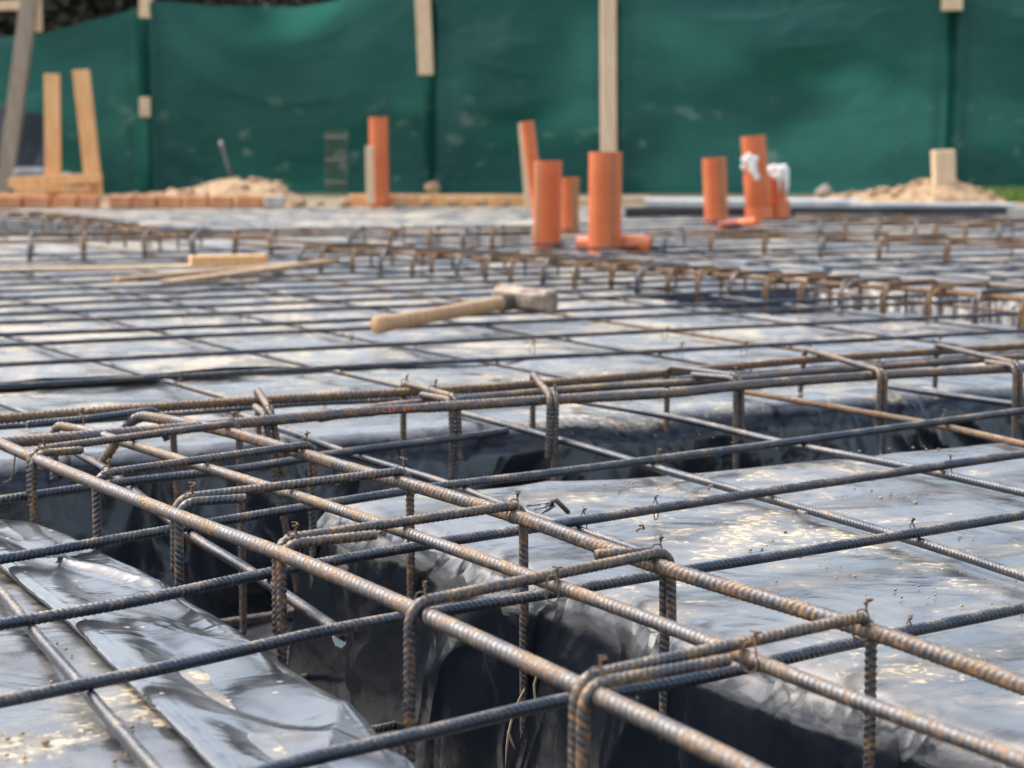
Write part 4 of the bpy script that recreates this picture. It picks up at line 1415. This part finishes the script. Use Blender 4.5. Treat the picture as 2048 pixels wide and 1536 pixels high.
# grass by the net on the right
gq = []
gf = []
for k in range(5000):
    x = rng.uniform(PY(1930, 380, 14.6)[0], PY(2250, 380, 14.6)[0]); y = rng.uniform(13.7, 15.2)
    h = rng.uniform(.03, .075); an = rng.uniform(0, 6.28); w_ = .006
    i0 = len(gq)
    gq += [(x - w_ * math.cos(an), y - w_ * math.sin(an), -.012), (x + w_ * math.cos(an), y + w_ * math.sin(an), -.012), (x + rng.uniform(-.02, .02), y + rng.uniform(-.02, .02), h)]
    gf.append((i0, i0 + 1, i0 + 2))
tag(obj('grass', gq, gf, M_GRASS, None, False), 'bright green grass at the foot of the net at the right', 'grass', None, 'stuff')

# ------------------------------------------------------------------ net fence
fence = thing('net_fence', (0, FY, 0), 'green shade net fence hung on timber posts behind the whole site', 'fence')
posts = [PY(-420, 300, FY)[0], PY(291, 300, FY)[0], PY(862, 300, FY)[0], PY(1228, 300, FY)[0], PY(1898, 300, FY)[0], PY(2500, 300, FY)[0]]
nu, nv = 560, 150
xs_ = np.linspace(-6.2, 6.6, nu)
tops = np.interp(xs_, [PY(a, 0, FY)[0] for a in (-400, 0, 80, 180, 275, 300, 420, 600, 760, 2048)], [PY(0, a, FY)[2] for a in (72, 74, 70, 42, 16, 4, 12, 14, -14, -30)])
XX, TT = np.meshgrid(xs_, np.linspace(0, 1, nv), indexing='ij')
ZN = tops[:, None] * TT - 0.02 * (1 - TT)
ZN = ZN + 0.012 * vnoise(XX * 4, TT * 0 + 3) * TT
D = np.zeros_like(XX)
for a, b_, sag, k1 in ((posts[0], posts[1], .5, 2.0), (posts[1], posts[2], .62, 5.0), (posts[2], posts[3], .35, 8.0), (posts[3], posts[4], .30, 11.0), (posts[4], posts[5], .3, 14.)):
    inside = (XX >= a) & (XX < b_)
    u = np.clip((XX - a) / (b_ - a), 0, 1)
    par = 4 * (u - .5) ** 2
    vv_ = ZN - sag * par * (1.0 if sag > .4 else .6)
    D += inside * (0.10 * np.sin(math.pi * u) * np.sin(math.pi * np.clip(TT, 0, 1) ** .7) * (0.4 + .6 * vnoise(vv_ * 1.2, k1))
                   + (0.15 * vnoise(vv_ * 2.6 + .3 * vnoise(u * 4, k1), u * 2.0 + k1) + 0.018 * ridge(vv_ * 5, u * 3.5 + k1)) * np.sin(math.pi * u) ** .7
                   + 0.022 * fbm(XX * 3.5, ZN * 4.5, k1, 4))
for xp in posts:
    D += 0.0 * np.exp(-np.abs(XX - xp) / 0.05) - 0.02 * np.exp(-(np.abs(XX - xp) - .14) ** 2 / .004)
D += 0.015 * vnoise(XX * 1.5 + 4 * TT, TT * 2)
net = obj('net', np.stack([XX, FY - 0.03 - D * np.where(True, 1, 1) + 0.17 * np.exp(-((XX[..., None] - np.array(posts)) / 0.035) ** 2).sum(-1), ZN], -1), grid_faces(nu, nv), M_NET, fence)
for xp in posts:
    mb = MB(); plank(mb, (xp, FY + .24, -.05), (xp, FY + .24, 1.75), .09, .08, (0, 1, 0)); mb.build('post', M_WOODGREY, fence)


def batten(x, y0_, y1_, w_, lean=0):
    a, b_ = PY(x + lean, y1_, FY - .02), PY(x, y0_, FY - .02)
    mb = MB(); plank(mb, a, b_, px2m(w_, FY), .05, (0, 1, 0)); mb.build('batten', M_WOODPALE, fence)
batten(291, -40, 36, 23)
batten(290, 194, 234, 21)
batten(843, -60, 150, 30, 9)
batten(1903, -40, 21, 42)
batten(3, 198, 240, 16)
batten(68, 212, 250, 15)

# trees beyond the net
def tree(x, y, h, spread, label, n=1500, seed=0):
    t = thing('tree', (x, y, 0), label, 'tree', 'dark trees beyond the net')
    v_, f_, _ = sweep(spline([(x, y, -.05), (x + .1, y, h * .4), (x - .05, y + .05, h * .8)], .1), .09, .1, 8, taper=[1, .7, .3])
    tr = obj('trunk', v_, f_, M_BARK, t, True)
    mb = MB()
    for k in range(9):
        an = rng.uniform(0, 6.28); z0 = h * rng.uniform(.15, .6)
        p = spline([(x, y, z0), (x + spread * .4 * math.cos(an), y + spread * .4 * math.sin(an), z0 + h * .15), (x + spread * .8 * math.cos(an), y + spread * .8 * math.sin(an), z0 + h * .32)], .1)
        v_, f_, _ = sweep(p, .03, .1, 6, taper=[1, .6, .2])
        mb.add(v_, f_)
    mb.build('limbs', M_BARK, t, True)
    cl = rng.normal(0, 1, (60, 3)); cl /= np.linalg.norm(cl, axis=1)[:, None]
    cl = cl * rng.uniform(.1, 1, (60, 1)) * np.array([spread, spread * .8, h * .45]) + np.array([x, y, h * .55])
    q = cl[rng.integers(0, 60, n)] + rng.normal(0, .16, (n, 3)) * np.array([1, 1, 1.1])
    a = rng.normal(0, 1, (n, 3)); a /= np.linalg.norm(a, axis=1)[:, None]
    b_ = np.cross(a, rng.normal(0, 1, (n, 3))); b_ /= np.linalg.norm(b_, axis=1)[:, None]
    sz = rng.uniform(.03, .07, (n, 1))
    vs = np.stack([q - a * sz, q - b_ * sz * .5, q + a * sz, q + b_ * sz * .5], 1).reshape(-1, 3)
    obj('crown', vs, np.arange(n * 4).reshape(-1, 4), M_LEAF, t, False)


for i, (px, y, h, sp_, lb) in enumerate([(-180, 18.4, 2.4, 1.0, 'dark brown bush beyond the net at the very left'), (60, 18.0, 2.5, 1.0, 'dark brown bush behind the leaning timber, above the net'),
                                         (230, 18.6, 2.3, 1.0, 'dark brown bush above the dip of the net'), (430, 18.2, 2.2, .9, 'dark bush just showing over the net, right of the dip'), (640, 18.8, 2.1, .9, 'dark bush barely showing over the net, farthest right of the bushes')]):
    tree(PY(px, 200, y)[0], y, h, sp_, lb, 9000, i)

# ------------------------------------------------------------------ small things near the viewer
# dry straw caught on a stirrup leg
lp = P(1051, 1009, Z_S) + np.array([0.0, -0.012, 0])
def at_depth(px, py, Y): return PY(px, py, Y)
Yl = lp[1]
sb = []
for pts in ([(1092, 1300), (1082, 1330), (1068, 1370), (1075, 1420), (1078, 1470), (1096, 1516), (1086, 1560)],
            [(1049, 1378), (1036, 1405), (1022, 1445), (1014, 1490), (1011, 1536)],
            [(1016, 1462), (1022, 1480), (1031, 1500)]):
    sb.append(spline([at_depth(a, b_, Yl) for a, b_ in pts], .01))
mb = MB()
for p in sb:
    v_, f_, _ = sweep(p, .0016, .006, 6, taper=[.6, 1, 1, .8, .3])
    mb.add(v_, f_)
tag(mb.build('straw', M_STRAW, None, True), 'dry straw stalks caught on a stirrup leg in the near trench', 'straw')
# milky shard hanging under a bar
q = P(678, 1266, 0.004)
mb = MB()
pts2 = [(a * .75, b_ * .75) for a, b_ in [(-.009, .006), (-.003, .010), (.006, .009), (.010, .003), (.009, -.004), (.003, -.009), (-.005, -.005)]]
vs = [q + np.array([a, -.004, b_ - .008]) for a, b_ in pts2] + [q + np.array([a, .000, b_ - .008]) for a, b_ in pts2]
n_ = len(pts2)
mb.add(vs, [tuple(range(n_)), tuple(range(2 * n_ - 1, n_ - 1, -1))] + [(i, n_ + i, n_ + (i + 1) % n_, (i + 1) % n_) for i in range(n_)])
tag(mb.build('shard', M_GLASS), 'small milky shard stuck under a cross bar in the near trench', 'shard')
# strip of rusty banding and torn film by the cross bar
w1 = pxpath([(1106, 1001), (1112, 1001), (1122, 1010), (1136, 1024)], [0.016, 0.026, 0.016, 0.003], .004)
v_, f_, _ = sweep(w1, .0035, .004, 8)
tag(obj('metal_strip', v_, f_, M_RUST, None, True), 'short rusty metal strip sticking up from the plastic', 'metal strip')
v_ = []
f_ = []
for k, (a, b_) in enumerate([((1052, 1013), (1108, 1003)), ((1068, 1020), (1108, 1008)), ((1082, 1027), (1112, 1012))]):
    A0, B0 = P(*a, 0.006), P(*b_, 0.018 - .003 * k)
    for t in np.linspace(0, 1, 8):
        c_ = A0 + (B0 - A0) * t
        hw = .006 * math.sin(math.pi * min(1, t * .9 + .05))
        v_ += [c_ + np.array([0, -hw, 0]), c_ + np.array([0, hw, hw * .5 + .001])]
    i0 = k * 16
    f_ += [(i0 + 2 * i, i0 + 2 * i + 2, i0 + 2 * i + 3, i0 + 2 * i + 1) for i in range(7)]
tf = obj('torn_film', v_, f_, M_FLAP, None, True)
tag(tf, 'torn slivers of black film beside the rusty metal strip', 'plastic scrap')
sm = tf.modifiers.new('thickness', 'SOLIDIFY'); sm.thickness = .0006
# offcuts of wire on the plastic
for pts, lb in (([(1273, 1062), (1281, 1056), (1288, 1057), (1286, 1052), (1279, 1051)], 'small hooked offcut of black wire on the plastic right of the long cage'),
                ([(1418, 978), (1420, 971), (1426, 972)], 'tiny bent wire end beside a bar on the right hand plastic')):
    v_, f_, _ = sweep(spline([P(a, b_, .003 + .003 * i) for i, (a, b_) in enumerate(pts)], .002), .0014, .002, 8)
    tag(obj('wire_offcut', v_, f_, M_WIRE, None, True), lb, 'wire', 'wire offcuts')
for pts, lb in (([(34, 895), (30, 915), (22, 958), (8, 966)], 'loose tie wire dangling at the left end of the near cage'),):
    v_, f_, _ = sweep(spline([PY(a, b_, 2.72) for a, b_ in pts], .004), .0011, .004, 8)
    tag(obj('loose_wire', v_, f_, M_WIRE, None, True), lb, 'wire')
# chip of wood by the right hand bar
mb = MB(); q = P(1598, 1018, .004); plank(mb, P(1586, 1014, .004), P(1612, 1026, .005), .007, .003, (0, 0, 1), .0005)
tag(mb.build('wood_chip', M_WOODGREY), 'brown wood chip lying against a long bar at the right', 'wood chip')
# crumbs of dry mud
mb = MB()
spots_ = [(1262, 962, 14, 4, 22), (1360, 975, 60, 8, 30), (1790, 985, 50, 10, 26), (1900, 905, 70, 6, 22), (1924, 1072, 20, 5, 8), (1870, 1160, 120, 25, 24), (2010, 1190, 50, 20, 22), (1650, 1110, 160, 40, 20),
          (240, 1480, 22, 30, 26), (110, 1300, 14, 18, 10), (1750, 900, 60, 6, 14), (600, 820, 160, 8, 20), (1350, 870, 120, 8, 10), (30, 1480, 30, 30, 22)]
for (cx_, cy_, sx_, sy_, n_) in spots_:
    for k in range(n_):
        px, py = rng.normal(cx_, sx_), rng.normal(cy_, sy_)
        q = P(px, py, 0.0)
        r_ = abs(rng.normal(0.0005, 0.0008)) + 0.0004
        rock(mb, q + np.array([0, 0, r_ * .3 - .002]), r_, .7, rng.uniform(0, 90))
tag(mb.build('dirt_crumbs', M_SOIL, None, True), 'crumbs of dry mud strewn over the near plastic', 'dirt', None, 'stuff')
